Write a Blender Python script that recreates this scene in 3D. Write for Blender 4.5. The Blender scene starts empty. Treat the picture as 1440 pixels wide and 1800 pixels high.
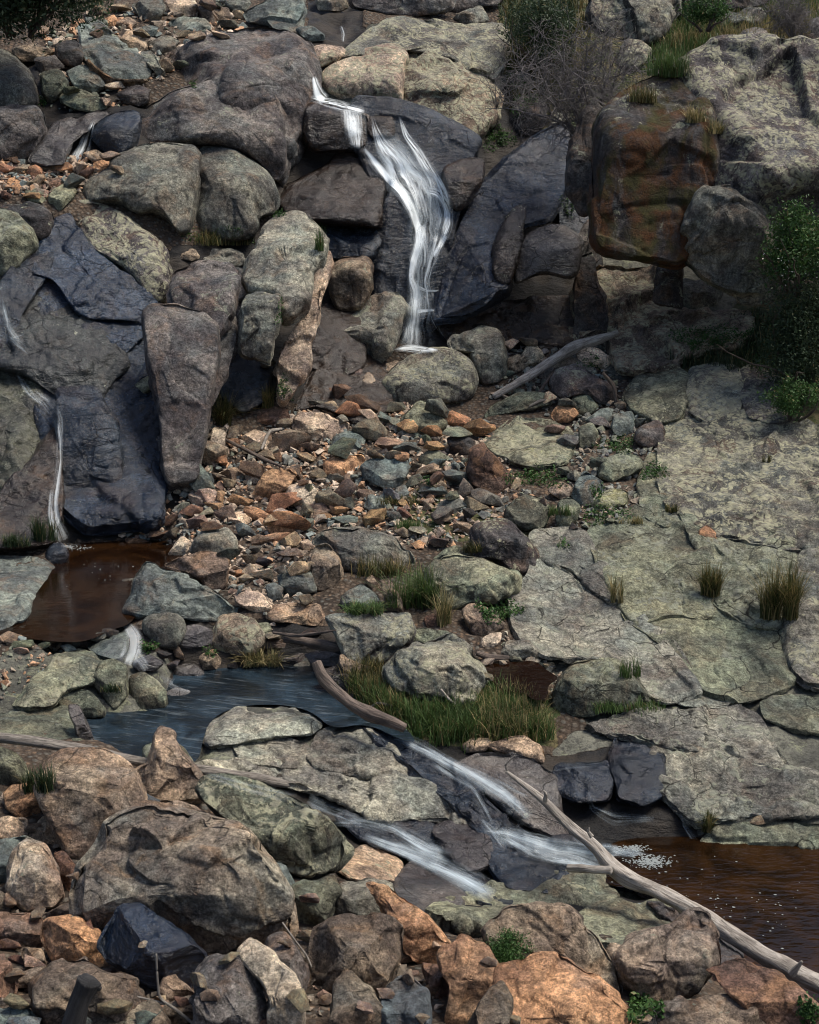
import bpy, math, random
import numpy as np
from mathutils import Vector
from mathutils.bvhtree import BVHTree
SC = bpy.context.scene
COL = SC.collection
# ---------------------------------------------------------------- camera, sky, sun, exposure
PITCH = math.radians(15.0); F = 2473.0
cam_d = bpy.data.cameras.new('camera'); cam = bpy.data.objects.new('camera', cam_d); COL.objects.link(cam)
cam.rotation_euler = (math.radians(90) - PITCH, 0, 0)
cam_d.sensor_fit = 'VERTICAL'; cam_d.sensor_height = 24; cam_d.lens = 24 * F / 1800
cam_d.clip_start = .1; cam_d.clip_end = 500
SC.camera = cam
SUN_EL, SUN_AZ = math.radians(64), math.radians(88)      # azimuth from +Y (away from camera) towards +X
W = bpy.data.worlds.new('World'); SC.world = W; W.use_nodes = True
nt = W.node_tree; bg = nt.nodes['Background']; sky = nt.nodes.new('ShaderNodeTexSky')
sky.sky_type = 'NISHITA'; sky.sun_disc = False; sky.sun_elevation = SUN_EL; sky.sun_rotation = SUN_AZ
sky.dust_density = 3.0; sky.ozone_density = 1.5
nt.links.new(sky.outputs[0], bg.inputs[0]); bg.inputs[1].default_value = .10
sun_d = bpy.data.lights.new('sun', 'SUN'); sun_d.energy = 3.0; sun_d.angle = math.radians(24); sun_d.color = (1, .93, .82)
sun = bpy.data.objects.new('sun', sun_d); COL.objects.link(sun)
sdir = Vector((math.sin(SUN_AZ) * math.cos(SUN_EL), math.cos(SUN_AZ) * math.cos(SUN_EL), math.sin(SUN_EL)))
sun.rotation_euler = sdir.to_track_quat('Z', 'Y').to_euler(); sun.location = (0, 20, 30)
vs = SC.view_settings; vs.view_transform = 'Standard'; vs.look = 'None'; vs.gamma = 1.0; vs.exposure = 0.64
SC.cycles.max_bounces = 6; SC.cycles.diffuse_bounces = 2; SC.cycles.glossy_bounces = 2; SC.cycles.transparent_max_bounces = 12; SC.cycles.adaptive_threshold = .02; SC.cycles.filter_width = 1.1
# ---------------------------------------------------------------- rays of the photograph
CP, SP = math.cos(PITCH), math.sin(PITCH)
def P(px, py, Y):
    px = np.asarray(px, float); py = np.asarray(py, float)
    a = (px - 720) / F; b = (900 - py) / F
    t = Y / (CP + b * SP)
    return np.stack([a * t, np.broadcast_to(Y, t.shape) * 1.0, (-SP + b * CP) * t], -1)
def proj(p):
    p = np.asarray(p); f = p[..., 1] * CP - p[..., 2] * SP; u = p[..., 1] * SP + p[..., 2] * CP
    return 720 + F * p[..., 0] / f, 900 - F * u / f
# ---------------------------------------------------------------- noise
def _h(ix, iy, iz, s):
    n = (ix * 374761393 + iy * 668265263 + iz * 2147483647 + s * 1274126177) & 0xffffffff
    n = ((n ^ (n >> 13)) * 1274126177) & 0xffffffff
    n = ((n ^ (n >> 16)) * 2246822519) & 0xffffffff
    return ((n ^ (n >> 15)) & 0xffffff) / float(0xffffff) * 2 - 1
def noise(p, s=0):
    i = np.floor(p).astype(np.int64); f = p - i; f = f * f * f * (f * (f * 6 - 15) + 10)
    x, y, z = i[:, 0], i[:, 1], i[:, 2]; fx, fy, fz = f[:, 0], f[:, 1], f[:, 2]
    def c(a, b, d): return _h(x + a, y + b, z + d, s)
    x00 = c(0,0,0)*(1-fx)+c(1,0,0)*fx; x10 = c(0,1,0)*(1-fx)+c(1,1,0)*fx
    x01 = c(0,0,1)*(1-fx)+c(1,0,1)*fx; x11 = c(0,1,1)*(1-fx)+c(1,1,1)*fx
    return (x00*(1-fy)+x10*fy)*(1-fz)+(x01*(1-fy)+x11*fy)*fz
def fbm(p, o=4, s=0, g=.5):
    r = 0; a = 1; t = 0
    for k in range(o):
        r = r + a * noise(p * (2.03 ** k) + k * 17.3, s + k); t += a; a *= g
    return r / t
# ---------------------------------------------------------------- tagging and linking
def tag(o, label=None, cat=None, group=None, kind=None):
    if label: o['label'] = label
    if cat: o['category'] = cat
    if group: o['group'] = group
    if kind: o['kind'] = kind
    return o
def mesh_obj(name, V, Fc, mat, loc=None, smooth=True, sharp=None, parent=None, uv=None):
    V = np.asarray(V, float)
    me = bpy.data.meshes.new(name)
    if loc is not None: V = V - np.asarray(loc)
    if isinstance(Fc, np.ndarray):
        n = Fc.shape[1]; me.vertices.add(len(V)); me.vertices.foreach_set('co', V.ravel())
        me.loops.add(Fc.size); me.loops.foreach_set('vertex_index', Fc.ravel().astype(np.int32))
        me.polygons.add(len(Fc)); me.polygons.foreach_set('loop_start', np.arange(0, Fc.size, n, dtype=np.int32))
        me.update(calc_edges=True); me.validate()
    else:
        me.from_pydata(V.tolist(), [], Fc); me.update()
    if uv is not None:
        l = me.uv_layers.new(name='UVMap'); vi = np.empty(len(me.loops), np.int32); me.loops.foreach_get('vertex_index', vi)
        l.data.foreach_set('uv', np.asarray(uv, np.float32)[vi].ravel())
    me.polygons.foreach_set('use_smooth', np.full(len(me.polygons), smooth))
    if sharp: me.set_sharp_from_angle(angle=sharp)
    if mat: me.materials.append(mat)
    o = bpy.data.objects.new(name, me); COL.objects.link(o)
    if loc is not None: o.location = loc
    if parent: o.parent = parent
    return o
def empty(name, loc):
    o = bpy.data.objects.new(name, None); o.location = loc; o.empty_display_size = .2; COL.objects.link(o); return o
# ---------------------------------------------------------------- materials
class NB:
    def __init__(s, name):
        s.m = bpy.data.materials.new(name); s.m.use_nodes = True; s.t = s.m.node_tree; s.N = s.t.nodes; s.L = s.t.links
        s.b = s.N['Principled BSDF']; s.out = s.N['Material Output']
    def n(s, typ, **k):
        d = s.N.new('ShaderNode' + typ)
        for a, v in k.items(): setattr(d, a, v)
        return d
    def set(s, sock, v):
        if isinstance(v, bpy.types.NodeSocket): s.L.new(v, sock)
        else: sock.default_value = v
    def math(s, op, a, b=None, c=None, clamp=False):
        d = s.n('Math', operation=op, use_clamp=clamp); s.set(d.inputs[0], a)
        if b is not None: s.set(d.inputs[1], b)
        if c is not None: s.set(d.inputs[2], c)
        return d.outputs[0]
    def vmath(s, op, a, b=None):
        d = s.n('VectorMath', operation=op); s.set(d.inputs[0], a)
        if b is not None: s.set(d.inputs[3 if op == 'SCALE' else 1], b)
        return d.outputs[0]
    def mix(s, f, a, b, mode='MIX'):
        d = s.n('Mix', data_type='RGBA', blend_type=mode); s.set(d.inputs[0], f)
        s.set(d.inputs[6], a if isinstance(a, bpy.types.NodeSocket) else tuple(a) + (1,)); s.set(d.inputs[7], b if isinstance(b, bpy.types.NodeSocket) else tuple(b) + (1,))
        return d.outputs[2]
    def noise(s, v, sc, det=4, rough=.55, dist=0, lac=2):
        d = s.n('TexNoise'); s.set(d.inputs['Vector'], v); d.inputs['Scale'].default_value = sc; d.inputs['Detail'].default_value = det
        d.inputs['Roughness'].default_value = rough; d.inputs['Distortion'].default_value = dist; d.inputs['Lacunarity'].default_value = lac
        return d.outputs[0]
    def vor(s, v, sc, feat='F1', rnd=1, out=0):
        d = s.n('TexVoronoi', feature=feat); s.set(d.inputs['Vector'], v); d.inputs['Scale'].default_value = sc; d.inputs['Randomness'].default_value = rnd
        return d.outputs[out]
    def ramp(s, f, a, b):                     # smooth 0..1 between a and b
        d = s.n('MapRange', interpolation_type='SMOOTHSTEP'); s.set(d.inputs[0], f); s.set(d.inputs[1], a); s.set(d.inputs[2], b)
        return d.outputs[0]
    def bump(s, h, st, dist, nrm=None):
        d = s.n('Bump'); d.inputs['Strength'].default_value = st; d.inputs['Distance'].default_value = dist; s.L.new(h, d.inputs['Height'])
        if nrm: s.L.new(nrm, d.inputs['Normal'])
        return d.outputs[0]
    def scalev(s, v, xyz):
        d = s.n('Mapping'); s.L.new(v, d.inputs[0]); d.inputs['Scale'].default_value = xyz; return d.outputs[0]

def rock_mat(name, rust=.2, wet=0.0, stain=.4, lich_col=(.36,.37,.27), strata=0.0, crack=.5, grain=1.0, moss=0.0, sheen_cut=.45):
    k = NB(name); tc = k.n('TexCoord'); oi = k.n('ObjectInfo'); geo = k.n('NewGeometry')
    off = k.n('CombineXYZ'); k.set(off.inputs[0], k.math('MULTIPLY', oi.outputs['Random'], 91.)); k.set(off.inputs[1], k.math('MULTIPLY', oi.outputs['Random'], 37.))
    v = k.vmath('ADD', tc.outputs['Object'], off.outputs[0])
    warp = k.n('TexNoise'); k.L.new(v, warp.inputs['Vector']); warp.inputs['Scale'].default_value = 1.7; warp.inputs['Detail'].default_value = 3
    vw = k.vmath('ADD', v, k.vmath('SCALE', k.vmath('SUBTRACT', warp.outputs[1], (.5,.5,.5)), .5))
    base = oi.outputs['Color']; lich = oi.outputs['Alpha']
    sep = k.n('SeparateXYZ'); k.L.new(geo.outputs['Normal'], sep.inputs[0]); nz = sep.outputs[2]
    big = k.noise(v, 1.3, 5, .6); med = k.noise(v, 5.5, 6, .65, .6); fine = k.noise(v, 38, 4, .7); spk = k.noise(v, 140, 2, .6)
    ws = .14 if wet else 1.0
    c = k.mix(k.ramp(big, .38, .62), k.vmath('MULTIPLY', base, (.60,.55,.56)), k.vmath('MULTIPLY', base, (1.55,1.48,1.36)))
    c = k.mix(k.math('MULTIPLY', k.ramp(med, .40, .60), .5 if not wet else .3), c, k.vmath('MULTIPLY', base, (.42,.42,.45)))
    hg = k.noise(v, .62, 4, .65, .8); c = k.mix(k.math('MULTIPLY', k.ramp(hg, .46, .34), .75), c, k.vmath('MULTIPLY', c, (.55,.57,.62))); c = k.mix(k.math('MULTIPLY', k.ramp(hg, .53, .64), .6), c, k.vmath('MULTIPLY', c, (1.45,1.4,1.3)))
    # tint drifts: warm iron, cold grey
    rn = k.noise(vw, 2.1, 6, .62, .9)
    c = k.mix(k.math('MULTIPLY', k.ramp(rn, .50, .66), min(1, rust)), c, tuple(x * (.35 if wet else 1) for x in (.27,.135,.052)))
    c = k.mix(k.math('MULTIPLY', k.ramp(rn, .46, .34), min(1, rust * .6 + .15)), c, k.mix(.5, base, tuple(x * ws for x in (.17,.20,.20))))
    if rust > .5:
        r2 = k.noise(vw, 6.1, 5, .6, 1.2)
        c = k.mix(k.math('MULTIPLY', k.ramp(r2, .56, .68), .4), c, (.34,.17,.07))
        c = k.mix(k.math('MULTIPLY', k.ramp(r2, .42, .32), .5), c, (.085,.066,.048))
    # run-down stains on steep faces
    sv = k.scalev(vw, (5, 5, .55)); st = k.noise(sv, 1.2, 5, .6)
    steep = k.ramp(nz, .75, .2)
    c = k.mix(k.math('MULTIPLY', k.math('MULTIPLY', k.ramp(st, .48, .62), steep), stain), c, (.024,.02,.02) if not wet else (.008,.008,.009))
    if stain > .3 and not wet: c = k.mix(k.math('MULTIPLY', k.math('MULTIPLY', k.ramp(st, .40, .30), steep), stain * .35), c, (.34,.31,.25))
    c = k.mix(k.math('MULTIPLY', k.ramp(k.noise(k.vmath('ADD', vw, (9., 4., 2.)), 1.1, 3, .5, .6), .50, .60), .55 if not wet else .25), c, k.vmath('MULTIPLY', c, (.78,.92,.98)))
    # mineral grain
    g = k.math('MULTIPLY_ADD', k.ramp(fine, .3, .7), 1.0 * grain, 1 - .48 * grain); g2 = k.math('MULTIPLY_ADD', k.ramp(spk, .3, .7), .55 * grain, 1 - .26 * grain)
    gm = k.math('MULTIPLY', g, g2)
    md = k.ramp(k.noise(v, 13, 5, .75, .3), .36, .64); gm = k.math('MULTIPLY', gm, k.math('MULTIPLY_ADD', md, .75 * (.6 if wet else 1), 1 - .36 * (.6 if wet else 1))); gg = k.n('CombineColor')
    for q in range(3): k.set(gg.inputs[q], gm)
    c = k.mix(1.0, c, gg.outputs[0], 'MULTIPLY')
    # lichen crusts: big colonies broken into small crumbs
    ln = k.noise(vw, 2.6, 5, .62, .4); lb = k.vor(vw, 17, 'SMOOTH_F1'); lf = k.noise(v, 24, 5, .7)
    lm = k.math('ADD', k.math('MULTIPLY_ADD', ln, 1.15, -.12), k.math('MULTIPLY', lf, .55))
    thr = k.math('SUBTRACT', 1.03, k.math('MULTIPLY', lich, .36)); thr = k.math('SUBTRACT', thr, k.math('MULTIPLY', k.ramp(nz, -.1, .8), .06))
    lmask = k.ramp(lm, thr, k.math('ADD', thr, .045)); lmask = k.math('MULTIPLY', lmask, k.ramp(lich, 0.0, .12))
    lmask = k.math('MULTIPLY', lmask, k.ramp(lb, .62, .38))
    lc = k.mix(k.ramp(k.noise(v, 9, 3), .35, .65), lich_col, tuple(x * .62 for x in lich_col[:2]) + (lich_col[2] * .7,))
    c = k.mix(k.math('MULTIPLY', lmask, .85), c, lc)
    # black lichen specks
    c = k.mix(k.math('MULTIPLY', k.ramp(k.noise(v, 19, 6, .72), .57, .64), .55), c, (.022,.02,.02))
    if moss:
        mn = k.noise(k.scalev(vw, (1, 1, .35)), 1.5, 6, .66, .5)
        mm = k.math('MULTIPLY', k.ramp(mn, .40, .56), moss)
        mc = k.mix(k.ramp(k.noise(v, 2.2, 3), .4, .6), (.060,.058,.014), (.125,.046,.014))
        mc = k.mix(k.math('MULTIPLY', k.ramp(k.noise(v, 60, 3, .8), .4, .6), .8), mc, (.022,.014,.006)); c = k.mix(mm, c, mc)
    # joints
    if crack:
        ce = k.vor(k.scalev(vw, (1, 1, 1.7)), 1.6, 'DISTANCE_TO_EDGE'); cr = k.ramp(ce, .018, .0)
        cr = k.math('MULTIPLY', cr, k.math('MULTIPLY', k.ramp(k.noise(v, 1.1, 2), .45, .6), crack))
        c = k.mix(cr, c, (.012,.011,.01))
    k.L.new(c, k.b.inputs['Base Color'])
    # relief
    h1 = k.math('MULTIPLY', k.noise(v, 7 if not wet else 2.6, 6, .66, .5), 1.0)
    if strata:
        w = k.noise(k.scalev(k.vmath('ADD', vw, k.vmath('SCALE', v, .3)), (1.5, 1.2, 9)), 1.6, 6, .6); h1 = k.math('ADD', h1, k.math('MULTIPLY', w, strata))
    if crack: h1 = k.math('SUBTRACT', h1, k.math('MULTIPLY', cr, .8))
    chip = k.n('TexVoronoi', feature='F1'); k.L.new(k.scalev(vw, (1, 1, 1.6)), chip.inputs['Vector']); chip.inputs['Scale'].default_value = 4.2
    cs = k.n('SeparateColor'); k.L.new(chip.outputs['Color'], cs.inputs[0])
    tilt = k.vmath('MULTIPLY', k.vmath('SUBTRACT', k.scalev(vw, (1, 1, 1.6)), chip.outputs['Position']), chip.outputs['Color']); ts = k.n('SeparateXYZ'); k.L.new(tilt, ts.inputs[0])
    h1 = k.math('ADD', h1, k.math('MULTIPLY', k.math('ADD', k.math('ADD', ts.outputs[0], ts.outputs[2]), k.math('MULTIPLY', cs.outputs[1], .12)), 3.0 if not wet else 2.6))
    nb = k.bump(h1, .9 if not wet else .8, .10)
    nb = k.bump(k.math('ADD', k.noise(v, 30, 6, .78), k.math('MULTIPLY', lmask, .25)), 1.0 if not wet else .6, .035, nb)
    k.L.new(nb, k.b.inputs['Normal'])
    if wet:
        k.set(k.b.inputs['Roughness'], k.math('MULTIPLY_ADD', k.noise(v, 3.5, 5, .7), .42, sheen_cut - .34)); k.b.inputs['Specular IOR Level'].default_value = .6
    else:
        k.set(k.b.inputs['Roughness'], .88); k.b.inputs['Specular IOR Level'].default_value = .28
    return k.m
M = {}
M['dry'] = rock_mat('granite', rust=.22, stain=.45)
M['rust'] = rock_mat('iron_stained_rock', rust=.42, stain=.25, strata=.5, crack=.6)
M['slate'] = rock_mat('slate_rock', rust=.25, stain=.15, strata=.6, crack=.3, grain=.6)
M['slab'] = rock_mat('bedrock', rust=.12, stain=.2, strata=.7, crack=.9)
M['lichen'] = rock_mat('lichened_granite', rust=.2, stain=.8, lich_col=(.47,.45,.30), crack=.4)
M['moss'] = rock_mat('mossy_granite', rust=.2, stain=.9, moss=1.0, lich_col=(.42,.42,.28), crack=.3)
M['wet'] = rock_mat('wet_rock', rust=.15, stain=.2, wet=1, strata=.7, grain=.5, crack=.8, sheen_cut=.34)
M['wetbrown'] = rock_mat('wet_brown_rock', rust=.5, stain=.4, wet=1, strata=.6, grain=.5, crack=.8, sheen_cut=.42)
# ---------------------------------------------------------------- the ground: a height field through surveyed points
ROWS = [  # row, distance at columns -700, 0, 360, 720, 1080, 1440, 2140
 (2200, 5.8, 5.8, 5.8, 5.8, 6.0, 6.3, 6.3), (1900, 7.8, 7.8, 7.8, 7.9, 8.2, 8.7, 8.7), (1700, 9.4, 9.4, 9.4, 9.8, 10.2, 11.1, 11.0),
 (1500, 11.4, 11.4, 11.6, 12.9, 13.2, 13.3, 13.0), (1350, 12.6, 12.8, 13.6, 14.1, 14.3, 14.5, 14.4), (1250, 14.4, 14.7, 15.1, 15.0, 15.3, 15.7, 15.7),
 (1130, 16.0, 16.05, 16.3, 16.5, 16.9, 17.1, 17.0), (1000, 18.5, 19.0, 18.8, 18.5, 18.4, 18.4, 18.3), (900, 20.4, 20.6, 20.7, 20.4, 19.9, 19.7, 19.6),
 (780, 21.6, 21.8, 22.5, 22.7, 22.4, 21.6, 21.5), (650, 22.6, 22.8, 23.9, 25.3, 24.9, 23.6, 23.5), (540, 23.4, 23.6, 24.8, 26.6, 27.0, 25.8, 25.5),
 (400, 24.8, 25.0, 26.0, 27.9, 28.6, 28.6, 28.4), (250, 26.8, 26.9, 27.6, 28.9, 30.0, 30.2, 30.0), (130, 28.8, 28.9, 29.5, 30.3, 31.6, 31.8, 31.6),
 (0, 33, 33, 33.5, 34.5, 36, 36, 36), (-180, 44, 44, 44, 44, 46, 46, 46), (-330, 60, 60, 60, 60, 60, 60, 60)]
CX = [-700, 0, 360, 720, 1080, 1440, 2140]
cp = np.array([P(c, r[0], r[1 + i]) for r in ROWS for i, c in enumerate(CX)])
def _phi(r): r = np.maximum(r, 1e-6); return r * r * np.log(r)
_c = cp[:, :2]; _n = len(_c)
_A = np.zeros((_n + 3, _n + 3)); _A[:_n, :_n] = _phi(np.linalg.norm(_c[:, None] - _c[None], axis=-1)) + np.eye(_n) * .12
_Q = np.c_[np.ones(_n), _c]; _A[:_n, _n:] = _Q; _A[_n:, :_n] = _Q.T
_w = np.linalg.solve(_A, np.r_[cp[:, 2], 0, 0, 0])
def zrbf(xy):
    out = np.empty(len(xy))
    for s in range(0, len(xy), 20000):
        q = xy[s:s + 20000]; out[s:s + 20000] = _phi(np.linalg.norm(q[:, None] - _c[None], axis=-1)) @ _w[:_n] + np.c_[np.ones(len(q)), q] @ _w[_n:]
    return out
def inpoly(px, py, poly):
    poly = np.asarray(poly, float); r = np.zeros(np.shape(px), bool); x1, y1 = poly[-1]
    for x2, y2 in poly:
        c = ((y1 > py) != (y2 > py)) & (px < (x2 - x1) * (py - y1) / (y2 - y1 + 1e-12) + x1); r ^= c; x1, y1 = x2, y2
    return r
def polydist(px, py, poly):                 # distance to outline
    poly = np.asarray(poly, float); d = np.full(np.shape(px), 1e9); a = poly[-1]
    for b in poly:
        e = b - a; t = np.clip(((px - a[0]) * e[0] + (py - a[1]) * e[1]) / (e @ e + 1e-9), 0, 1)
        d = np.minimum(d, np.hypot(px - a[0] - t * e[0], py - a[1] - t * e[1])); a = b
    return d
def pp(s): return [tuple(float(v) for v in q.split(',')) for q in s.split()]
Z_UP, Z_MID, Z_LOW = -5.93, -6.42, -7.2
def on_level(s, z):                          # outline of water lying at height z
    r = []
    for x, y in pp(s):
        b = (900 - y) / F; k = (-SP + b * CP) / (CP + b * SP); Y = z / k; r.append(P(x, y, Y)[:2])
    return np.array(r)
POOL_UP = on_level('-60,1110 20,1115 80,1125 150,1128 195,1105 232,1095 245,1060 300,1000 330,975 300,950 250,945 160,950 120,955 100,985 90,1010 60,1050 40,1085', Z_UP)
POOL_MID = on_level('135,1250 165,1305 250,1348 350,1345 358,1300 372,1262 420,1240 500,1238 550,1252 580,1282 640,1270 700,1300 730,1305 700,1270 600,1215 560,1165 430,1165 380,1170 300,1180 290,1235 240,1252', Z_MID)
POOL_LOW = on_level('1060,1480 1200,1470 1300,1480 1460,1490 2600,1480 2600,1860 1420,1860 1300,1690 1230,1580 1150,1560 1060,1560', Z_LOW)
POOL_SIDE = on_level('850,1168 880,1160 905,1166 940,1160 962,1180 985,1192 960,1205 965,1225 940,1232 920,1215 890,1218 860,1195', -6.22)
_gx = np.concatenate([np.linspace(-32, -12, 40, endpoint=False), np.linspace(-12, 12, 330), np.linspace(12, 32, 41)[1:]])
_gy = np.concatenate([np.linspace(-4, 6, 30, endpoint=False), np.linspace(6, 36, 420), np.linspace(36, 75, 60)[1:]])
GX, GY = np.meshgrid(_gx, _gy); _xy = np.c_[GX.ravel(), GY.ravel()]
GZ = zrbf(np.c_[_xy[:, 0], np.clip(_xy[:, 1], 4.0, 62)])
def carve(z, poly, lev, depth):
    ins = inpoly(_xy[:, 0], _xy[:, 1], poly); d = polydist(_xy[:, 0], _xy[:, 1], poly); s = np.where(ins, d, -d)
    f = np.clip(s / .35 + .35, 0, 1); tgt = lev - depth
    return np.where(s > -.35, z * (1 - f) + np.minimum(z, tgt) * f, z)
for a in ((POOL_UP, Z_UP, .22), (POOL_MID, Z_MID, .18), (POOL_LOW, Z_LOW, .3), (POOL_SIDE, -6.22, .12)): GZ = carve(GZ, *a)
GZ0 = GZ.reshape(GX.shape).copy()
p3 = np.c_[_xy, GZ]
GZ = GZ + .10 * fbm(p3 * 1.1, 4, 3) + .035 * fbm(p3 * 5., 3, 9)
GZ = GZ.reshape(GX.shape)
def zat(x, y, G=None):
    G = GZ0 if G is None else G
    i = np.clip(np.interp(x, _gx, np.arange(len(_gx))), 0, len(_gx) - 1.001); j = np.clip(np.interp(y, _gy, np.arange(len(_gy))), 0, len(_gy) - 1.001)
    i0 = i.astype(int); j0 = j.astype(int); u = i - i0; v = j - j0
    return (G[j0, i0] * (1 - u) + G[j0, i0 + 1] * u) * (1 - v) + (G[j0 + 1, i0] * (1 - u) + G[j0 + 1, i0 + 1] * u) * v
_Ys = np.linspace(5.5, 62, 900)
def hitY(px, py):
    px = np.atleast_1d(np.asarray(px, float)); py = np.atleast_1d(np.asarray(py, float))
    q = P(px[:, None], py[:, None], _Ys[None]); z = zat(q[..., 0].ravel(), q[..., 1].ravel()).reshape(q.shape[:2])
    b = z >= q[..., 2]; k = np.argmax(b, 1); k = np.where(b.any(1), k, len(_Ys) - 1); return _Ys[k]
_hx = np.linspace(-500, 1940, 245); _hy = np.linspace(-150, 2150, 231)
_HX, _HYg = np.meshgrid(_hx, _hy); _HH = hitY(_HX.ravel(), _HYg.ravel()).reshape(_HX.shape)
def HY(px, py):                               # smooth distance of the ground along a sight line
    i = np.clip((np.asarray(px) + 500) / 10, 0, 243.99); j = np.clip((np.asarray(py) + 150) / 10, 0, 229.99); a = i.astype(int); b = j.astype(int); u = i - a; v = j - b
    return (_HH[b, a] * (1 - u) + _HH[b, a + 1] * u) * (1 - v) + (_HH[b + 1, a] * (1 - u) + _HH[b + 1, a + 1] * u) * v
def ground(px, py): Y = hitY(px, py); return P(px, py, Y)
nx, ny = len(_gx), len(_gy)
_id = np.arange(nx * ny).reshape(ny, nx)
_q = np.stack([_id[:-1, :-1], _id[:-1, 1:], _id[1:, 1:], _id[1:, :-1]], -1).reshape(-1, 4)
def ground_mat():
    k = NB('ground'); tc = k.n('TexCoord'); v = tc.outputs['Object']
    at = k.n('Attribute', attribute_name='zone'); zs = k.n('SeparateColor'); k.L.new(at.outputs['Color'], zs.inputs[0])
    brk = k.math('MULTIPLY', k.math('SUBTRACT', k.noise(v, 3, 4, .7), .5), .9)
    zr = k.ramp(k.math('ADD', zs.outputs[0], brk), .4, .6); zw = k.ramp(k.math('ADD', zs.outputs[1], brk), .4, .6); zg = k.ramp(k.math('ADD', zs.outputs[2], brk), .4, .6)
    c = k.mix(k.ramp(k.noise(v, .9, 5, .6), .38, .62), (.035,.026,.02), (.08,.058,.042))
    peb = k.n('TexVoronoi'); k.L.new(v, peb.inputs['Vector']); peb.inputs['Scale'].default_value = 14
    ps = k.n('SeparateColor'); k.L.new(peb.outputs['Color'], ps.inputs[0])
    pc = k.mix(ps.outputs[0], (.22,.14,.085), (.15,.155,.14)); pc = k.mix(k.math('MULTIPLY', ps.outputs[1], .6), pc, (.05,.045,.04))
    c = k.mix(k.math('MULTIPLY', k.ramp(peb.outputs[0], .55, .3), .7), c, pc)
    vw = k.vmath('ADD', v, k.vmath('SCALE', k.n('TexNoise').outputs[1], .3))
    rc = k.mix(k.ramp(k.noise(v, 1.2, 5, .62), .38, .64), (.07,.07,.06), (.17,.168,.135))
    rc = k.mix(k.math('MULTIPLY', k.ramp(k.noise(v, 3.1, 6, .7), .55, .62), .5), rc, (.26,.27,.17))
    rc = k.mix(k.math('MULTIPLY', k.ramp(k.noise(v, 9, 5, .7), .52, .62), .7), rc, (.035,.035,.034))
    c = k.mix(zr, c, rc)
    wc = k.mix(k.ramp(k.noise(v, 1.6, 5, .6), .4, .62), (.010,.010,.011), (.035,.028,.022)); c = k.mix(zw, c, wc)
    gc = k.mix(k.ramp(k.noise(v, 2.2, 6, .7), .42, .6), (.035,.05,.018), (.12,.10,.05)); c = k.mix(zg, c, gc)
    c = k.mix(k.math('MULTIPLY', k.ramp(k.noise(v, 30, 4, .7), .45, .65), .5), c, (.02,.017,.014))
    k.L.new(c, k.b.inputs['Base Color']); k.set(k.b.inputs['Roughness'], k.math('MULTIPLY_ADD', zw, -.4, .9)); k.b.inputs['Specular IOR Level'].default_value = .18
    pb = k.math('MULTIPLY', k.math('SUBTRACT', 1, peb.outputs[0]), k.math('SUBTRACT', 1, k.math('MAXIMUM', zr, zw)))
    h = k.math('ADD', pb, k.math('MULTIPLY', k.noise(k.scalev(v, (2, 2, 6)), 2.2, 6, .65), 1.2))
    nb = k.bump(h, .8, .07); k.L.new(k.bump(k.noise(v, 50, 4, .7), .6, .02, nb), k.b.inputs['Normal'])
    return k.m
_px, _py = proj(p3)
def soft_in(polys):
    m = np.zeros(len(_px))
    for q in polys: m = np.maximum(m, inpoly(_px, _py, pp(q)))
    return m
zr = soft_in(['1090,640 3000,640 3000,1500 1230,1500 1060,1420 800,1460 560,1420 340,1350 350,1240 560,1240 700,1280 960,1320 1040,1270 900,1110 930,930 1040,935 1160,900 1160,740',
              '1000,440 1330,440 1330,640 1080,660 1000,600', '560,40 900,40 880,260 560,200', '-200,1000 100,1000 20,1110 -200,1110', '20,1140 300,1140 300,1260 -200,1300 -200,1240'])
zw = soft_in(['280,440 560,370 620,480 560,700 350,700', '540,0 640,0 640,120 540,120', '880,150 1060,150 1060,600 880,600', '-200,90 60,90 280,190 250,280 -200,290', '300,1080 640,1100 560,1200 300,1200', '-900,380 130,380 300,540 300,700 420,620 480,700 360,720 340,840 280,930 220,950 -900,960', '480,180 830,200 960,230 1020,300 1010,500 1080,600 760,620 700,600 560,720 500,700 560,560 480,400',
              '560,1240 720,1280 960,1320 1180,1310 1180,1420 1240,1480 1200,1600 700,1620 560,1460 340,1360 420,1330 760,1420 640,1320'])
zg = soft_in(['860,-400 2400,-400 2400,90 1180,100 1100,180 1040,200 1000,240 960,240 880,120', '1300,520 1700,500 1700,760 1400,740 1180,640', '600,1200 980,1200 980,1310 700,1300', '700,850 960,930 880,960 700,940'])
zc = np.stack([zr * (1 - zw), zw, zg, np.ones(len(zr))], -1)
lumpy = np.maximum(zw, .6 * zr) * np.clip((p3[:, 1] - 12) / 3, 0, 1)
_fz = np.abs(fbm(p3 * 1.3, 3, 21)); _st = np.floor(p3[:, 2] * 3 + 2 * noise(p3 * .8, 5)) / 3 - p3[:, 2] * 1.0
GZ = GZ.ravel() - lumpy * .35 * _fz; GZ = GZ.reshape(GX.shape)
terrain = mesh_obj('ground', np.c_[_xy, GZ.ravel()], _q, ground_mat()); tag(terrain, kind='structure')
_ca = terrain.data.color_attributes.new('zone', 'FLOAT_COLOR', 'POINT'); _ca.data.foreach_set('color', zc.ravel().astype(np.float32))
BV, BF, _off = [np.c_[_xy, GZ.ravel()]], [_q], nx * ny
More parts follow.
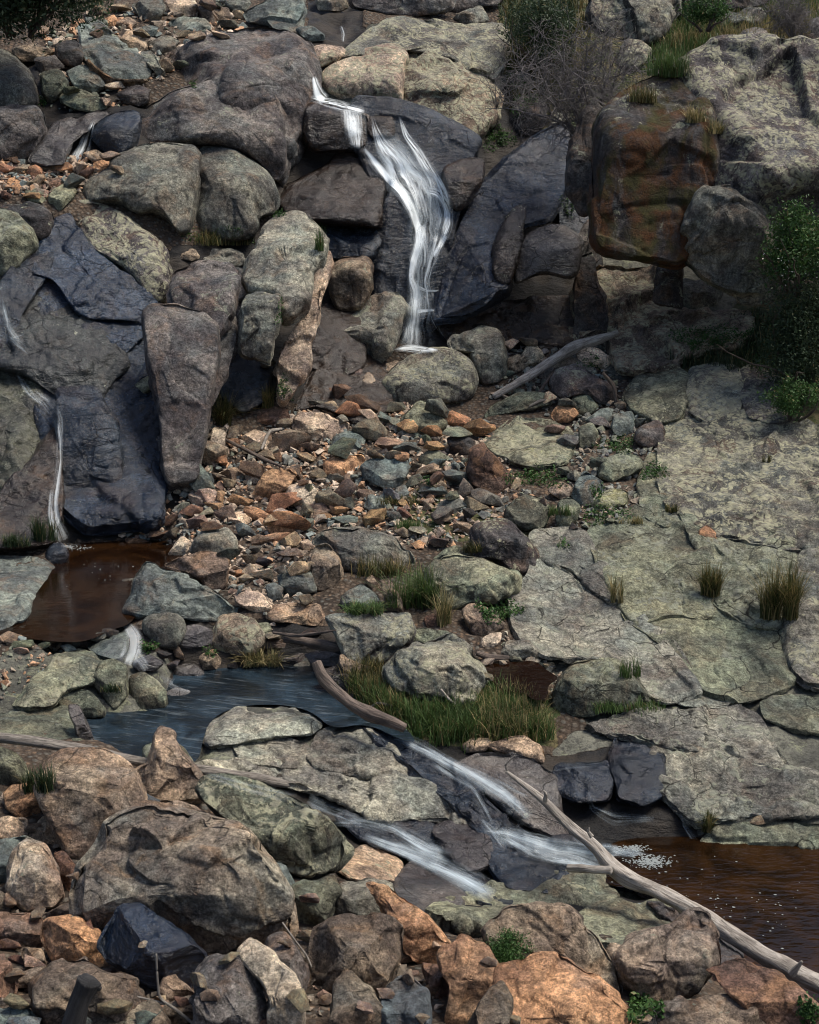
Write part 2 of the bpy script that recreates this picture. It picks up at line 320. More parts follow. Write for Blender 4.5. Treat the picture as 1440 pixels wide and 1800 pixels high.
# ---------------------------------------------------------------- the rock maker
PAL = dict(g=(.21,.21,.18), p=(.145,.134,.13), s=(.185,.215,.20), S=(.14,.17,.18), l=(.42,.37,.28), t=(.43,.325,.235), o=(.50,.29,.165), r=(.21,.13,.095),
           b=(.25,.20,.15), d=(.065,.06,.06), w=(.011,.018,.030), W=(.008,.017,.035), k=(.026,.018,.014), y=(.33,.32,.18), n=(.19,.20,.145), c=(.58,.46,.35), G=(.27,.265,.22), m=(.36,.31,.24))  # w, W: blue of the reflected sky is put into the wet-rock base colour
_rs = 0
POLYS = []                                    # outlines already placed
def chaikin(p, n, q=.25):
    for _ in range(n):
        a = p; b = np.roll(p, -1, 0); p = np.stack([a * (1 - q) + b * q, a * q + b * (1 - q)], 1).reshape(-1, 2)
    return p
def rock(kind, mat, col, lich, opt, poly, label, cat, group=None, res=1.0, seed=None):
    """opt: T thickness/height, t share of the height that is top face, r roundness, L lean, f drape on the ground, db/dt distances,
    s side slant, st layering, j jag"""
    global _off, _rs
    _rs += 1; sd = _rs if seed is None else seed; rg = np.random.RandomState(sd * 7 + 3)
    pl = np.array(poly, float); POLYS.append(pl); pl = pl.mean(0) + (pl - pl.mean(0)) * opt.get('e', 1.17 if kind == 'cliff_face' else 1.15 if kind == 'boulder' and mat == 'rust' else 1.08)
    ang = opt.get('r', .4)
    if mat in ('rust', 'slate') and kind != 'cliff_face': ang = min(ang, .15)
    if kind == 'cliff_face': ang = min(ang, .22)
    p = chaikin(pl, 3 if ang > .5 else 2, .25 if ang > .5 else .16 if ang > .25 else .10)
    per = np.linalg.norm(np.roll(p, -1, 0) - p, axis=1); tot = per.sum()
    ns = int(np.clip(tot / 3.6 * res, 36, 380)); cum = np.r_[0, np.cumsum(per)]; q = np.linspace(0, tot, ns, endpoint=False)
    pc = np.vstack([p, p[:1]]); B = np.c_[np.interp(q, cum, pc[:, 0]), np.interp(q, cum, pc[:, 1])]
    x, y = B[:, 0], B[:, 1]; x2, y2 = np.roll(x, -1), np.roll(y, -1); cr = x * y2 - x2 * y; A = cr.sum() / 2
    C = np.array([((x + x2) * cr).sum(), ((y + y2) * cr).sum()]) / (6 * A)
    y0, y1 = B[:, 1].min(), B[:, 1].max()
    xb = C[0]
    if 'db' in opt: Yb = opt['db']
    else: Yb = float(hitY(np.clip(xb, -300, 1740), y1 - .06 * (y1 - y0))[0])
    mpp = Yb / F * 1.03; hm = (y1 - y0) * mpp; wm = (B[:, 0].max() - B[:, 0].min()) * mpp; size = math.sqrt(hm * wm)
    if 'dt' in opt: Yt = opt['dt']
    elif opt.get('f'): Yt = float(hitY(np.clip(xb, -300, 1740), y0 + .06 * (y1 - y0))[0]); Yt = max(Yt, Yb + .1 * hm)
    else: Yt = Yb + opt.get('L', .55) * hm
    T = opt.get('T', .3 if opt.get('f') else .55) * min(hm, wm * 1.2)
    if 'db' not in opt and not opt.get('f'): Yb += .25 * T; Yt += .25 * T
    slant = opt.get('s', 0.) * T
    nr = int(np.clip(ns / 4, 9, 72)); nbk = max(4, nr // 4)
    rr = np.sin(np.linspace(0, 1, nr + 1)[1:] * math.pi / 2) ** .85
    e = 2.2 if ang > .5 else 3.5 if ang > .25 else 6.
    if ang < .17: e = 9.
    if kind == 'cliff_face': e = 10.
    drape = opt.get('f') and 'db' not in opt
    def D(py, px):
        if drape:
            sh_ = np.shape(px); return (HY(np.ravel(px), np.ravel(py)) - .10 - .12 * T).reshape(sh_)
        return Yb + (Yt - Yb) * (y1 - py) / (y1 - y0) + slant * (px - C[0]) / (B[:, 0].max() - B[:, 0].min())
    th = rg.uniform(0, 2 * math.pi, 12); npl = int(opt.get('n', 9 if ang < .25 else 6)); npl = min(npl, 5) if kind == 'cliff_face' else npl; 
    top = opt.get('t', .45); vr = hm * (1 - top); kk = T * (.02 + .35 * max(0, ang - .2))
    def bulge(px, py, r):
        u = (px - C[0]) * mpp; v = (y1 - py) * mpp
        dome = T * np.maximum(0, 1 - r ** e) ** .5
        bs = [dome]
        bs.append(T * .93 - (T * .93) / max(hm - vr, 1e-3) * (v - vr))          # top face
        bs.append(T * .93 - opt.get('u', .35) * T * (vr - v) / max(vr, 1e-3))   # front face, slightly undercut
        for i in range(npl):
            dx, dy = math.cos(th[i]), math.sin(th[i]); half = abs(dx) * wm / 2 + abs(dy) * hm / 2
            o = rg2.uniform(.0 if ang < .17 else .1, .5 if ang < .17 else .6) * half; sl = rg2.uniform(.5, 1.5) * T / half
            bs.append(T * rg2.uniform(.85, 1.0) - sl * ((u * dx + (v - hm / 2) * dy) - o))
        m = bs[0]
        for b in bs[1:]:
            hh = np.clip(.5 + .5 * (b - m) / kk, 0, 1); m = b * (1 - hh) + m * hh - kk * hh * (1 - hh)
        return np.where(r > .999, 0, np.maximum(m, -.15 * T) * np.clip((1 - r) * 14, 0, 1))
    V = []
    rg2 = np.random.RandomState(sd)
    R = np.r_[0, rr]; PX = C[0] + R[:, None] * (B[None, :, 0] - C[0]); PY = C[1] + R[:, None] * (B[None, :, 1] - C[1]); RR = np.broadcast_to(R[:, None], PX.shape)
    b = bulge(PX, PY, RR); front = P(PX, PY, D(PY, PX) - b)
    rb = np.linspace(1, 0, nbk + 1)[1:]; sh = .82 + .18 * rb
    QX = C[0] + (rb * sh)[:, None] * (B[None, :, 0] - C[0]); QY = C[1] + (rb * sh)[:, None] * (B[None, :, 1] - C[1])
    bb = opt.get('bk', 1.0) * T * np.sqrt(1 - (rb * .98) ** 2)[:, None] + 0 * QX
    back = P(QX, QY, D(QY, QX) + bb)
    V = np.concatenate([front[0, :1], front[1:].reshape(-1, 3), back[:-1].reshape(-1, 3), back[-1, :1]])
    nrow = nr + nbk - 1
    def ix(i, j): return 1 + i * ns + (j % ns)
    J = np.arange(ns); tris = [np.stack([np.zeros(ns, int), ix(0, J), ix(0, J + 1)], -1)]
    I = np.arange(nrow - 1)[:, None]; a = ix(I, J[None]); c_ = ix(I + 1, J[None]); d_ = ix(I + 1, J[None] + 1); b_ = ix(I, J[None] + 1)
    tris.append(np.stack([a, c_, d_], -1).reshape(-1, 3)); tris.append(np.stack([a, d_, b_], -1).reshape(-1, 3))
    last = len(V) - 1; tris.append(np.stack([np.full(ns, last), ix(nrow - 1, J + 1), ix(nrow - 1, J)], -1))
    T3 = np.concatenate(tris)
    if A < 0: pass
    def normals(V):
        fn = np.cross(V[T3[:, 1]] - V[T3[:, 0]], V[T3[:, 2]] - V[T3[:, 0]]); N = np.zeros_like(V)
        for q_ in range(3):
            for ax in range(3): N[:, ax] += np.bincount(T3[:, q_], fn[:, ax], len(V))
        return N / (np.linalg.norm(N, axis=1, keepdims=True) + 1e-12)
    N = normals(V)
    if N[0, 1] > 0: T3 = T3[:, ::-1]; N = -N
    jag = opt.get('j', .5 if mat in ('wet', 'wetbrown') else .7 if mat == 'slab' or kind == 'bedrock_slab' else 1.0); o0 = rg.uniform(-50, 50, 3)
    fs = 1 / max(size, .15)
    Vn = (V + o0) * fs
    soft = min(1, max(0, (ang - .15) / .5)); wt = .35 if mat[:3] == 'wet' else 1; cr_ = .5 if ang < .25 else 1.
    d = (.035 + .045 * soft) * (.6 if ang < .25 else 1.) * size * jag * fbm(Vn * 1.5, 3, 1)
    rn = 1 - np.abs(fbm(Vn * 3.0, 3, 5)) * 2.2
    d += -(.03 - .018 * soft) * cr_ * size * jag * np.clip(rn - .66, 0, 1) * 2.6
    # fracture facets: tilted patches meeting at chipped edges, at two sizes
    ctr = V.mean(0); Wp = V + .10 * size * np.stack([noise(Vn * 2.1, 31), noise(Vn * 2.1, 32), noise(Vn * 2.1, 33)], -1)
    for sc_, amp, K in ((1., .40, 14), (.5, .30, 60)):
        S_ = ctr + rg.uniform(-.75, .75, (K, 3)) * np.array([wm, T * 1.6 + .2 * size, hm]); G_ = rg.normal(0, 1, (K, 3)) * amp; 
        best = np.full(len(V), 1e9); val = np.zeros(len(V))
        for k_ in range(K):
            w_ = Wp - S_[k_]; dd = (w_ ** 2).sum(1); m_ = dd < best; best[m_] = dd[m_]; val[m_] = (w_[m_] @ G_[k_])
        d += np.clip(val, -.14 * size, .14 * size) * (1 - .72 * soft) * .42 * jag * (1 if sc_ == 1 else .8) * (.6 if ang < .25 else 1.)
    for f_, a_, w_ in ((1.7, .030, .035), (4.2, .014, .05)):
        cn = noise((Wp + o0) * fs * f_, 41) ; d -= a_ * size * (.5 + .5 * jag) * np.exp(-(cn / w_) ** 2) * np.clip(noise(Vn * 1.1, 47) * 3 + .6, 0, 1)
    # broken layers: small steps across a tilted bedding direction
    sdn = opt.get('st', .0)
    if sdn:
        bd = np.array([rg.uniform(-.4, .4), rg.uniform(-.2, .3), 1.]); tt = (V @ bd) * opt.get('sf', 5.) + 1.4 * fbm((V + o0) * fs * 1.2, 3, 8)
        fr = tt - np.floor(tt); d += sdn * .05 * np.minimum(1, size) * (fr ** 2 - .3)
    for _ in range(2):
        a_ = np.bincount(T3.ravel(), minlength=len(V)) * 1.0; sm = sum(np.bincount(T3[:, q_], (d[T3[:, (q_ + 1) % 3]] + d[T3[:, (q_ + 2) % 3]]) / 2, len(V)) for q_ in range(3)); d = .45 * d + .55 * sm / np.maximum(a_, 1)
    d += .010 * wt * jag * fbm((V + o0) * 11, 3, 12) * min(1, size * 1.5)
    V = V + N * d[:, None]
    loc = np.array([V[:, 0].mean(), V[:, 1].mean(), V[:, 2].min()])
    o = mesh_obj(kind, V, T3.astype(np.int32), M[mat], loc, True, math.radians(34) if ang < .5 else math.radians(60))
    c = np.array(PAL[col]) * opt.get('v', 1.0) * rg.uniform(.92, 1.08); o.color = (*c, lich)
    tag(o, label, cat, group)
    BV.append(V); BF.append(T3 + _off); _off += len(V)
    return o
# ---------------------------------------------------------------- rocks: kind|material|colour|lichen|options|outline|label
ROCKS = r'''
boulder|dry|p|.25|L.9 t.35 r.7 T.5|275,170 285,140 300,100 345,72 400,60 480,52 525,68 543,100 548,180 530,260 505,300 470,310 380,260|grey-purple whaleback boulder hugging the left side of the upper waterfall
boulder|dry|p|.25|L.5 t.5 r.8 T.5|243,225 262,190 310,155 370,130 420,122 460,130 490,160 505,200 510,270 500,312 485,320 460,295 440,282 400,262 330,258 250,255|smooth dark dome-shaped boulder above the one split by a vertical crack
boulder|dry|g|.3|L.6 t.45 r.7 T.55 v.8|145,345 150,325 195,300 205,280 240,262 300,255 348,262 345,300 340,350 338,400 315,418 300,400 290,390 270,375 245,385 225,372 190,358 150,360|left half of the cracked rounded boulder, with small tan stones on top
boulder|dry|g|.3|L.6 t.35 r.7 T.55 v.8|350,262 400,268 430,290 460,310 480,345 484,370 458,382 452,400 440,420 400,425 360,415 342,405 344,340|right half of the cracked rounded boulder, with a grassy foot
boulder|lichen|p|.95|L.6 t.6 r.9 T.4|125,378 140,362 165,358 200,368 245,392 275,415 295,450 302,490 290,520 270,540 250,510 215,480 170,450 140,420|egg-shaped boulder crusted with a large pale yellow lichen patch
boulder|dry|g|.3|r.8 t.45 v.8|-70,95 0,88 30,100 50,125 65,155 70,180 55,190 30,195 0,205 -70,210|round grey boulder at the left edge below the dark tree
boulder|dry|p|.12|r.5 t.15 v.9|-70,205 10,195 60,187 78,200 80,235 60,270 45,282 0,282 -70,285|blocky purple-brown boulder carrying the round grey one at the left edge
rock|slate|s|.1|r.15 t.8 T.45 v1.15 L1.2 n2|142,48 152,46 200,70 240,90 268,113 262,135 235,142 200,140 168,124 145,102|big flat pale green-grey slab tilted on the upper scree
rock|rust|b|0|r.2 t.2 L.2 T.4|150,100 170,122 200,138 240,142 262,138 250,150 215,156 180,150 155,125|brown underside block beneath the big tilted slab
rock|slate|G|.05|r.1 t.5|235,12 245,0 285,-5 290,15 275,42 262,42 245,30|pale angular rock at the top edge, left of the cream one
rock|slate|c|.1|r.1 t.5 v1.05|290,0 340,-8 350,22 335,30 305,30|cream-coloured blocky rock at the top edge of the photo
rock|rust|b|0|r.2 t.5|343,-5 360,0 385,35 375,48 358,38 350,15|brown wedge leaning beside the cream block at the top edge
rock|slate|s|.1|r.1 t.7|300,38 320,31 360,33 372,52 340,58 318,55 303,60|flat grey-green rock with a dark notch below the cream block
rock|slate|G|.2|r.1 t.5|260,75 290,64 315,70 305,92 290,98 270,95|light grey angular rock above the tilted slab's right end
rock|rust|t|0|r.2 t.4|205,70 225,55 255,60 258,85 245,98 225,88|rusty tan blocky rock behind the big tilted slab
rock|slate|G|.5|r.2 t.6|245,92 265,85 275,100 292,125 280,142 265,120|small lichened grey rock at the right tip of the tilted slab
boulder|slate|s|.1|r.3 t.6 T.4|430,25 450,8 490,-8 532,-8 530,30 515,55 480,50 438,38|broad light grey boulder at the top edge left of the little upper cascade
rock|rust|b|.1|r.3 t.5|370,10 400,15 408,35 385,40 372,28|brown stone right of the leaning brown wedge at the top
rock|slate|s|.1|r.3 t.5 v.8|116,125 145,115 172,128 187,152 165,164 130,152|dark grey rock with a lit edge under the left end of the tilted slab
rock|dry|n|.3|r.3 t.4 v.8|72,130 105,122 118,150 110,165 90,180 74,165|upright brownish rock left of the rocks under the tilted slab
rock|slate|n|.2|r.3 t.7 v.9|105,170 140,157 175,170 190,185 175,198 130,192 110,182|flat-topped grey-tan rock below the tilted slab
rock|wetbrown|k|0|r.5 t.3|205,165 240,150 262,158 262,180 245,188 215,182|small dark wet boulder in the shaded gap left of the dome boulder
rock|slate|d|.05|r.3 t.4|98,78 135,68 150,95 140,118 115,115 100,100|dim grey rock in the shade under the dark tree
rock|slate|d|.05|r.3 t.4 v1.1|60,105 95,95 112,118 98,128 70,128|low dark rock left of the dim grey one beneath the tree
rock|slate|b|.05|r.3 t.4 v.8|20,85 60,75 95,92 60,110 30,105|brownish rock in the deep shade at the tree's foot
rock|slate|s|.1|r.2 t.4|262,42 280,48 270,65 248,66 240,55|small grey wedge between pale rocks in the upper scree
rock|rust|t|0|r.2 t.5|205,40 225,28 240,40 232,55 212,55|tan stone near the tree's right edge on the upper scree
rock|rust|o|0|r.2 t.5|180,35 200,25 210,40 195,52|orange stone just right of the tree's crown
rock|slate|s|.1|r.2 t.5|150,30 178,38 200,60 180,70 160,55|grey stone behind the top of the tilted slab
rock|dry|g|.2|r.3 t.5|395,5 425,-5 445,5 432,22 405,18|grey stone left of the broad light boulder at the top edge
rock_slab|wet|p|.0|r.4 t.7 f T.3 v.45|50,282 75,250 100,215 130,207 195,198 172,215 135,245 120,268 115,290 80,292|sloping purple-grey slab left of the small trickle
rock|wet|w|0|r.6 t.4|163,222 200,195 240,195 250,210 243,240 238,262 210,280 185,270 162,245|dark rounded rock right of the small trickle
rock|slate|n|.3|r.3 t.6|85,340 120,322 137,335 130,350 100,375 88,365|pale grey-green stone at the right end of the left tan scree
boulder|dry|n|.7|r.8 t.4 v.9|-70,370 10,368 50,390 68,420 60,455 40,478 20,490 -70,490|greenish lichened boulder at the left edge below the tan scree
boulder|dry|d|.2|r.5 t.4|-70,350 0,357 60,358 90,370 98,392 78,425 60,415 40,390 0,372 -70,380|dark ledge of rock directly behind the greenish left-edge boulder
rock|slate|n|.2|r.2 t.5|42,335 60,328 82,343 76,358 50,356|pale grey stone at the front of the left tan scree
rock|rust|o|0|r.15 t.6|5,335 15,315 40,312 48,325 38,340 15,344|flat-topped tan-orange stone at the front left of the left scree
rock|rust|o|0|r.15 t.5|165,286 190,281 200,296 180,305 163,299|orange stone right of the small trickle's foot
rock|rust|t|.1|r.3 t.6|148,270 170,262 210,286 200,290 162,284|long pale tan stone just below the small trickle
rock|rust|r|0|r.15 t.3|82,313 108,312 108,332 88,337|dark red-brown block in the left tan scree
rock|rust|o|0|r.2 t.5|270,255 280,248 305,262 300,267 274,264|tan stone perched on top of the cracked boulder
boulder|slate|s|.25|T.4 t.5 r.4 f v.8|470,-25 525,-30 538,20 528,58 480,52 468,30|pale grey boulder at the top edge touching the whaleback boulder
rock|slate|l|.1|r.4 t.6|555,-15 600,-20 612,12 590,20 560,18|whitish boulder at the top edge above the little upper cascade
rock|slate|s|.1|r.3 t.5|520,52 545,45 572,60 572,73 540,74|grey stone left of the little upper cascade
rock|lichen|c|.5|r.6 t.5 T.5|542,88 560,78 600,80 610,92 595,110 562,122 545,112|cream oval boulder at the lip of the waterfall
boulder|dry|p|.1|r.7 t.3 T.5 v.9|612,-30 790,-40 797,12 780,22 740,32 700,33 640,20 616,12|long rounded grey boulder along the top edge above the falls
boulder|dry|p|.1|r.5 t.4|792,12 830,-30 900,-30 885,5 840,20 800,26|brownish boulder at the top edge right of the long rounded one
rock|dry|g|.2|r.3 t.5|785,36 812,22 845,5 860,36 840,42 800,42|grey triangular rock under the top-edge boulders
boulder|lichen|g|.75|r.5 t.5 f T.3|600,108 640,70 690,45 740,38 800,42 880,50 890,80 882,112 862,145 820,128 790,105 740,95 690,85 640,95|broad lichen-speckled boulder behind the two cream ones above the falls
boulder|lichen|c|.85|r.5 t.5 L.8 T.5 v.9|565,145 570,122 610,105 650,92 690,82 708,95 708,150 702,190 680,195 640,190 590,170|smooth cream boulder leaning over the top of the waterfall
boulder|lichen|b|.95|r.4 t.4 L.7 T.5|700,98 730,92 760,95 800,110 830,130 865,150 880,170 872,200 850,225 835,247 810,250 780,215 750,215 702,197|speckled brown and cream boulder right of the smooth cream one
ledge|wetbrown|k|0|r.4 t.2 T.4 db28.0 dt28.4|532,190 560,178 645,198 645,255 610,266 555,268 533,243|dark wet ledge under the first fan of falling water
ledge|wet|k|0|r.3 t.3 T.4 db28.1 dt28.5|642,196 690,200 695,238 660,248 645,235|small dark wet block between the two heads of the waterfall
boulder|wet|k|0|r.5 t.8 T.35 db26.6 dt28.4 n3 v.9|488,355 505,325 560,300 600,270 640,260 672,290 682,322 676,362 665,400 640,395 580,392 540,388 505,375|big smooth wet boulder with blue sheen left of the main fall
ledge|wet|w|0|r.3 t.6 T.4 db26.4 dt27.2|538,392 600,382 665,396 675,425 650,455 580,455 572,420|wet blue-lit ledge below the big smooth wet boulder
boulder|dry|b|.3|r.4 t.2 T.5 db25.9 dt26.2|577,462 600,450 640,453 658,472 658,505 632,545 590,545 578,512|squarish brown boulder under the wet ledge, left of the falls
cliff_face|wet|w|0|r.3 t.2 T.3 db26.3 dt27.2|655,405 675,370 690,330 722,380 722,480 715,562 690,548 658,545|black wet cliff face left of the lower fall
cliff_face|wet|w|0|r.3 t.6 T.22 db26.2 dt28.6|638,200 700,202 765,222 830,262 815,300 798,400 775,470 772,560 715,590 700,560 692,400 660,330 630,262|dark stepped rock the waterfall slides down
ledge|wetbrown|k|0|r.4 t.3 T.5 db27.2 dt27.7|778,297 820,282 850,282 850,320 810,372 782,352|dark wet bulge right of the main fall
cliff_face|wet|W|0|r.2 t.85 T.25 db25.9 dt29.2 n4 v1.1|775,525 790,450 820,380 850,330 885,300 935,255 985,232 1000,300 985,345 960,390 915,400 905,430 895,500 870,515 820,540 778,545|great blue-black wet slab sloping right of the waterfall
boulder|wet|k|.25|r.6 t.3 T.5 db25.9 dt27.2|862,440 880,395 905,365 925,365 922,420 908,472 896,502 870,492|narrow brown rib rising from the great wet slab
boulder|wet|p|.15|r.5 t.4 T.5 v.5 db26.2 dt27.0|903,465 905,435 930,408 985,398 1022,425 1015,478 1000,490 960,482 930,488 908,498|wet brown boulder overhanging the dark hollow
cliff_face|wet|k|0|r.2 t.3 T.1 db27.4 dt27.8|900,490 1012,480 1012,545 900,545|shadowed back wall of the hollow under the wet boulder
rock_slab|wetbrown|k|0|r.3 t.8 T.2 f|775,575 800,560 850,540 900,528 1005,522 1022,585 980,612 900,600 850,604 800,604|wet brown and blue slab at the mouth of the dark hollow
boulder|dry|g|.5|r.25 t.5 T.55 L.6 n5 v1.15|567,600 580,580 605,555 640,530 660,517 700,525 711,545 705,580 690,612 670,640 630,637 590,620|large angular pale boulder leaning against the foot of the waterfall
boulder|lichen|G|.8|r.75 t.6 T.5|668,680 680,655 720,625 760,617 790,622 825,640 835,668 830,692 800,712 760,702 730,714 688,712|oval lichened boulder centred below the waterfall
boulder|dry|G|.35|r.5 t.4 T.4|790,602 820,582 850,573 875,582 885,610 890,650 880,674 850,677 838,650 822,618 800,618|hooked pale grey boulder right of the waterfall's foot
rock|rust|o|0|r.15 t.1 T.5 v1.25|820,630 828,626 848,630 849,655 838,663 820,650|bright orange squarish stone propped between two pale boulders
rock_slab|wetbrown|k|0|r.4 t.7 T.2 f|520,722 560,640 620,615 690,645 690,712 640,750 560,712|wet red-brown slab left of the oval lichened boulder
rock|wetbrown|r|0|r.3 t.4|600,655 620,640 638,650 632,675 608,672|wet brown stone under the leaning pale boulder
rock|wetbrown|b|0|r.3 t.4|630,668 648,652 662,668 664,695 640,695|dark wet stone touching the oval boulder's left end
rock|dry|t|.1|r.4 t.5|665,650 675,638 700,635 705,650 672,668|tan stone in the gap between leaning and oval boulders
rock|rust|r|0|r.3 t.4|560,695 572,678 590,688 604,708 590,716 565,705|rusty wedge-shaped stone on the wet red-brown slab
rock|rust|r|0|r.5 t.6|440,728 460,718 505,715 510,742 482,752 447,743|flat glossy red-brown stone left of the pale block at scree top
rock|rust|c|.1|r.15 t.5|515,738 525,728 560,726 610,742 608,760 580,778 540,775 520,760|pale pinkish block at the top of the scree
rock|dry|n|.3|r.3 t.7|693,760 715,725 740,705 775,720 786,750 745,768|low pyramid-shaped grey rock just below the oval boulder
rock|rust|b|.1|r.15 t.4|632,765 640,735 655,728 675,755 670,778 645,780|brown upright rock right of the pale pinkish block
rock|rust|r|.1|r.15 t.2 T.5 v.9|820,828 832,790 850,780 885,818 893,832 895,850 876,872 850,868 830,852|dark purple wedge with a pale broken top in the right scree
rock|slate|s|.05|r.15 t.6 v1.1|635,820 650,808 682,806 712,808 717,830 700,865 665,857 640,838|slate-grey heart-shaped rock in the middle of the scree
rock|rust|o|0|r.1 t.6 v1.15|570,815 585,803 635,800 641,812 620,832 597,842 572,835|flat bright orange rock left of the heart-shaped slate
rock|rust|o|.1|r.2 t.4|440,872 470,830 508,824 522,835 505,862 462,888|long tan-orange rock slanting in the left scree
rock|rust|c|.1|r.3 t.5 v1.1|500,875 508,855 535,850 558,862 556,885 530,898|cream and tan rounded rock right of the long orange one
rock|slate|s|.1|r.15 t.6|577,792 590,768 615,758 642,772 632,792 600,795|blue-grey rock under the pale pinkish block
rock|slate|n|.2|r.3 t.5|735,805 760,790 785,800 782,826 745,824|dome of grey rock below the row of orange stones
rock|slate|d|.1|r.3 t.4|785,770 812,762 835,775 828,798 795,803|dark grey block left of the large flat lichened rock
rock|slate|s|.0|r.2 t.7 v1.3|690,882 697,858 712,852 720,868 708,882|small whitish upright stone below the heart-shaped slate
rock_slab|lichen|n|.75|r.4 t.8 T.3 f|848,778 880,755 900,738 960,738 1005,760 1008,790 990,815 930,822 880,805|large flat lichened rock in the right scree
rock|lichen|y|1|r.5 t.7|908,800 930,787 960,792 975,805 960,822 922,822|yellow lichen-coated round stone on the flat rock's front edge
rock_slab|dry|n|.4|r.5 t.7 T.35|853,735 868,708 920,690 962,692 968,712 930,722 885,728|low grey rock above the large flat lichened one
rock|lichen|n|.6|r.4 t.7|888,912 892,888 925,872 957,875 968,900 958,930 920,937|flat pale lichened rock above the big dark lichened boulder
rock_slab|lichen|b|.75|r.3 t.7 T.2 f|1010,600 1015,520 1045,470 1075,462 1150,478 1165,465 1200,480 1190,540 1260,545 1312,545 1312,600 1200,620 1190,645 1090,650 1075,622 1060,592|broad lichened ledge beneath the mossy overhanging block
cliff_face|dry|d|.3|r.4 t.1 T.4|1010,580 1018,460 1045,452 1052,500 1068,540 1062,590 1030,602|dark ribbed rock face at the ledge's left end
rock|dry|g|.4|r.25 t.4 T.5|1190,545 1193,495 1250,493 1268,520 1262,537 1240,547|square grey block tucked under the overhanging massif
cliff_face|dry|d|.4|r.5 t.2 T.3 db25.5 dt26.2|1150,530 1155,470 1195,465 1200,540|narrow shaded column left of the square grey block
boulder|moss|d|.4|r.3 t.35 T.35 u.6 j.5 db24.0 dt25.8 v1.1 e1.1|1050,430 1045,330 1060,215 1110,165 1185,135 1240,180 1262,300 1250,380 1200,462 1130,447|hulking block hung with rust and green moss
boulder|lichen|p|.85|r.45 t.5 T.42 u1.1 db24.4 dt26.3|1175,165 1240,100 1300,88 1460,90 1620,100 1620,510 1400,470 1340,430 1240,420 1190,330|huge lichened massif with a pale domed top at the right edge
boulder|dry|G|.35|r.4 t.15 T.35 u.5 db24.0 dt24.0 v.75|1193,460 1200,400 1235,340 1290,328 1350,380 1385,480 1345,520 1270,510|pointed pale brown boulder face below the lichened massif
boulder|dry|p|.35|r.6 t.3|998,430 1020,395 1050,365 1060,400 1062,450 1040,470 1010,458|tilted grey block between wet boulder and mossy block
boulder|dry|d|.25|r.5 t.3 T.4 db25.6 dt26.6|1000,330 1005,240 1040,180 1065,195 1062,300 1050,360 1020,375|ribbed grey buttress left of the mossy block
boulder|lichen|g|.65|r.4 t.4 T.35|1035,-30 1190,-40 1195,20 1165,65 1125,82 1060,70 1040,40|large grey lichened boulder at the top edge behind the bare shrub
boulder|dry|d|.3|r.4 t.3 T.35|1190,-30 1290,-40 1355,-20 1340,12 1260,22 1215,50 1190,45|dark shaded boulder along the top edge right of centre
rock|dry|g|.4|r.3 t.5|1260,48 1275,22 1335,12 1345,30 1330,52 1290,58|tan-edged rock sitting below the dark top-edge boulder
boulder|lichen|g|.7|r.4 t.4|1085,118 1090,85 1102,71 1125,75 1145,88 1140,110 1115,122|knobbly lichened boulder right of the bare shrub
boulder|dry|p|.35|r.7 t.4|1292,80 1300,58 1325,47 1350,55 1354,75 1340,88 1310,88|round dark boulder perched on the lichened massif
rock|dry|g|.2|r.4 t.5|1362,82 1375,66 1395,70 1400,82|low grey stone right of the round dark perched boulder
rock|dry|p|.2|r.5 t.4|1400,80 1425,35 1470,30 1470,80|grey boulder at the right edge above the massif
rock|dry|G|.2|r.3 t.5|1240,75 1250,60 1280,62 1285,78 1262,84|little pale stone left of the round dark perched boulder
boulder|dry|p|.35|r.3 t.5|970,678 985,655 1010,642 1050,658 1077,677 1080,700 1076,720 1050,702 1010,697 985,702|purple-grey boulder under the pale log
rock|dry|G|.3|r.3 t.6|960,645 975,618 1000,625 1050,648 1062,662 1010,648 985,652|grey wedge pinned beneath the pale log
rock|rust|c|.1|r.3 t.5|1015,622 1030,610 1060,618 1077,632 1062,652 1020,637|pinkish stone right of the pale log
rock|dry|l|.1|r.2 t.4|910,640 925,610 945,605 958,630 948,648 925,650|pale split stone left of the log above the hook boulder
rock|dry|b|.1|r.3 t.4|885,650 895,630 915,622 925,648 905,658|brown stone behind the hooked boulder
rock|rust|o|0|r.15 t.4|969,730 983,710 1008,716 1016,728 1000,743 978,742|orange and grey stone near the low grey rock
rock|dry|n|.4|r.3 t.5|1000,712 1010,695 1035,692 1055,712 1040,730 1018,728|lichened stone under the purple-grey boulder
rock|slate|s|.1|r.2 t.7|1028,740 1055,720 1078,718 1076,740 1050,750|flat slate between the purple-grey boulder and the upright pale slate
rock|slate|s|.2|r.2 t.2|1073,752 1080,730 1110,722 1116,745 1110,768 1085,767|upright pale slate beside the right bedrock
rock|rust|o|0|r.3 t.6 v1.2|1117,735 1125,727 1142,730 1141,739 1125,743|small tan stone sitting atop the upright pale slate
rock|dry|p|.3|r.5 t.4|1113,775 1125,752 1155,738 1172,757 1165,782 1140,792|rounded grey rock against the left side of the right bedrock
rock|dry|n|.4|r.5 t.3|1015,792 1018,752 1040,745 1052,762 1045,787|small lichened upright rock amid green herbs
rock|dry|n|.5|r.3 t.6|1048,838 1065,808 1100,790 1125,802 1132,820 1110,840 1078,848|pale blocky rock among green herbs by the bedrock
rock|rust|s|.1|r.2 t.4|1003,872 1015,842 1030,830 1058,848 1056,868 1035,892 1018,888|grey rock with a red iron blotch
rock|rust|c|.1|r.2 t.5|963,862 985,848 1003,855 1005,872 985,880|pinkish stone left of the red-blotched grey rock
rock|lichen|y|.9|r.5 t.6 v.8|1038,890 1055,868 1080,860 1105,865 1103,887 1080,897 1050,900|lichened rounded rock right of the red-blotched one
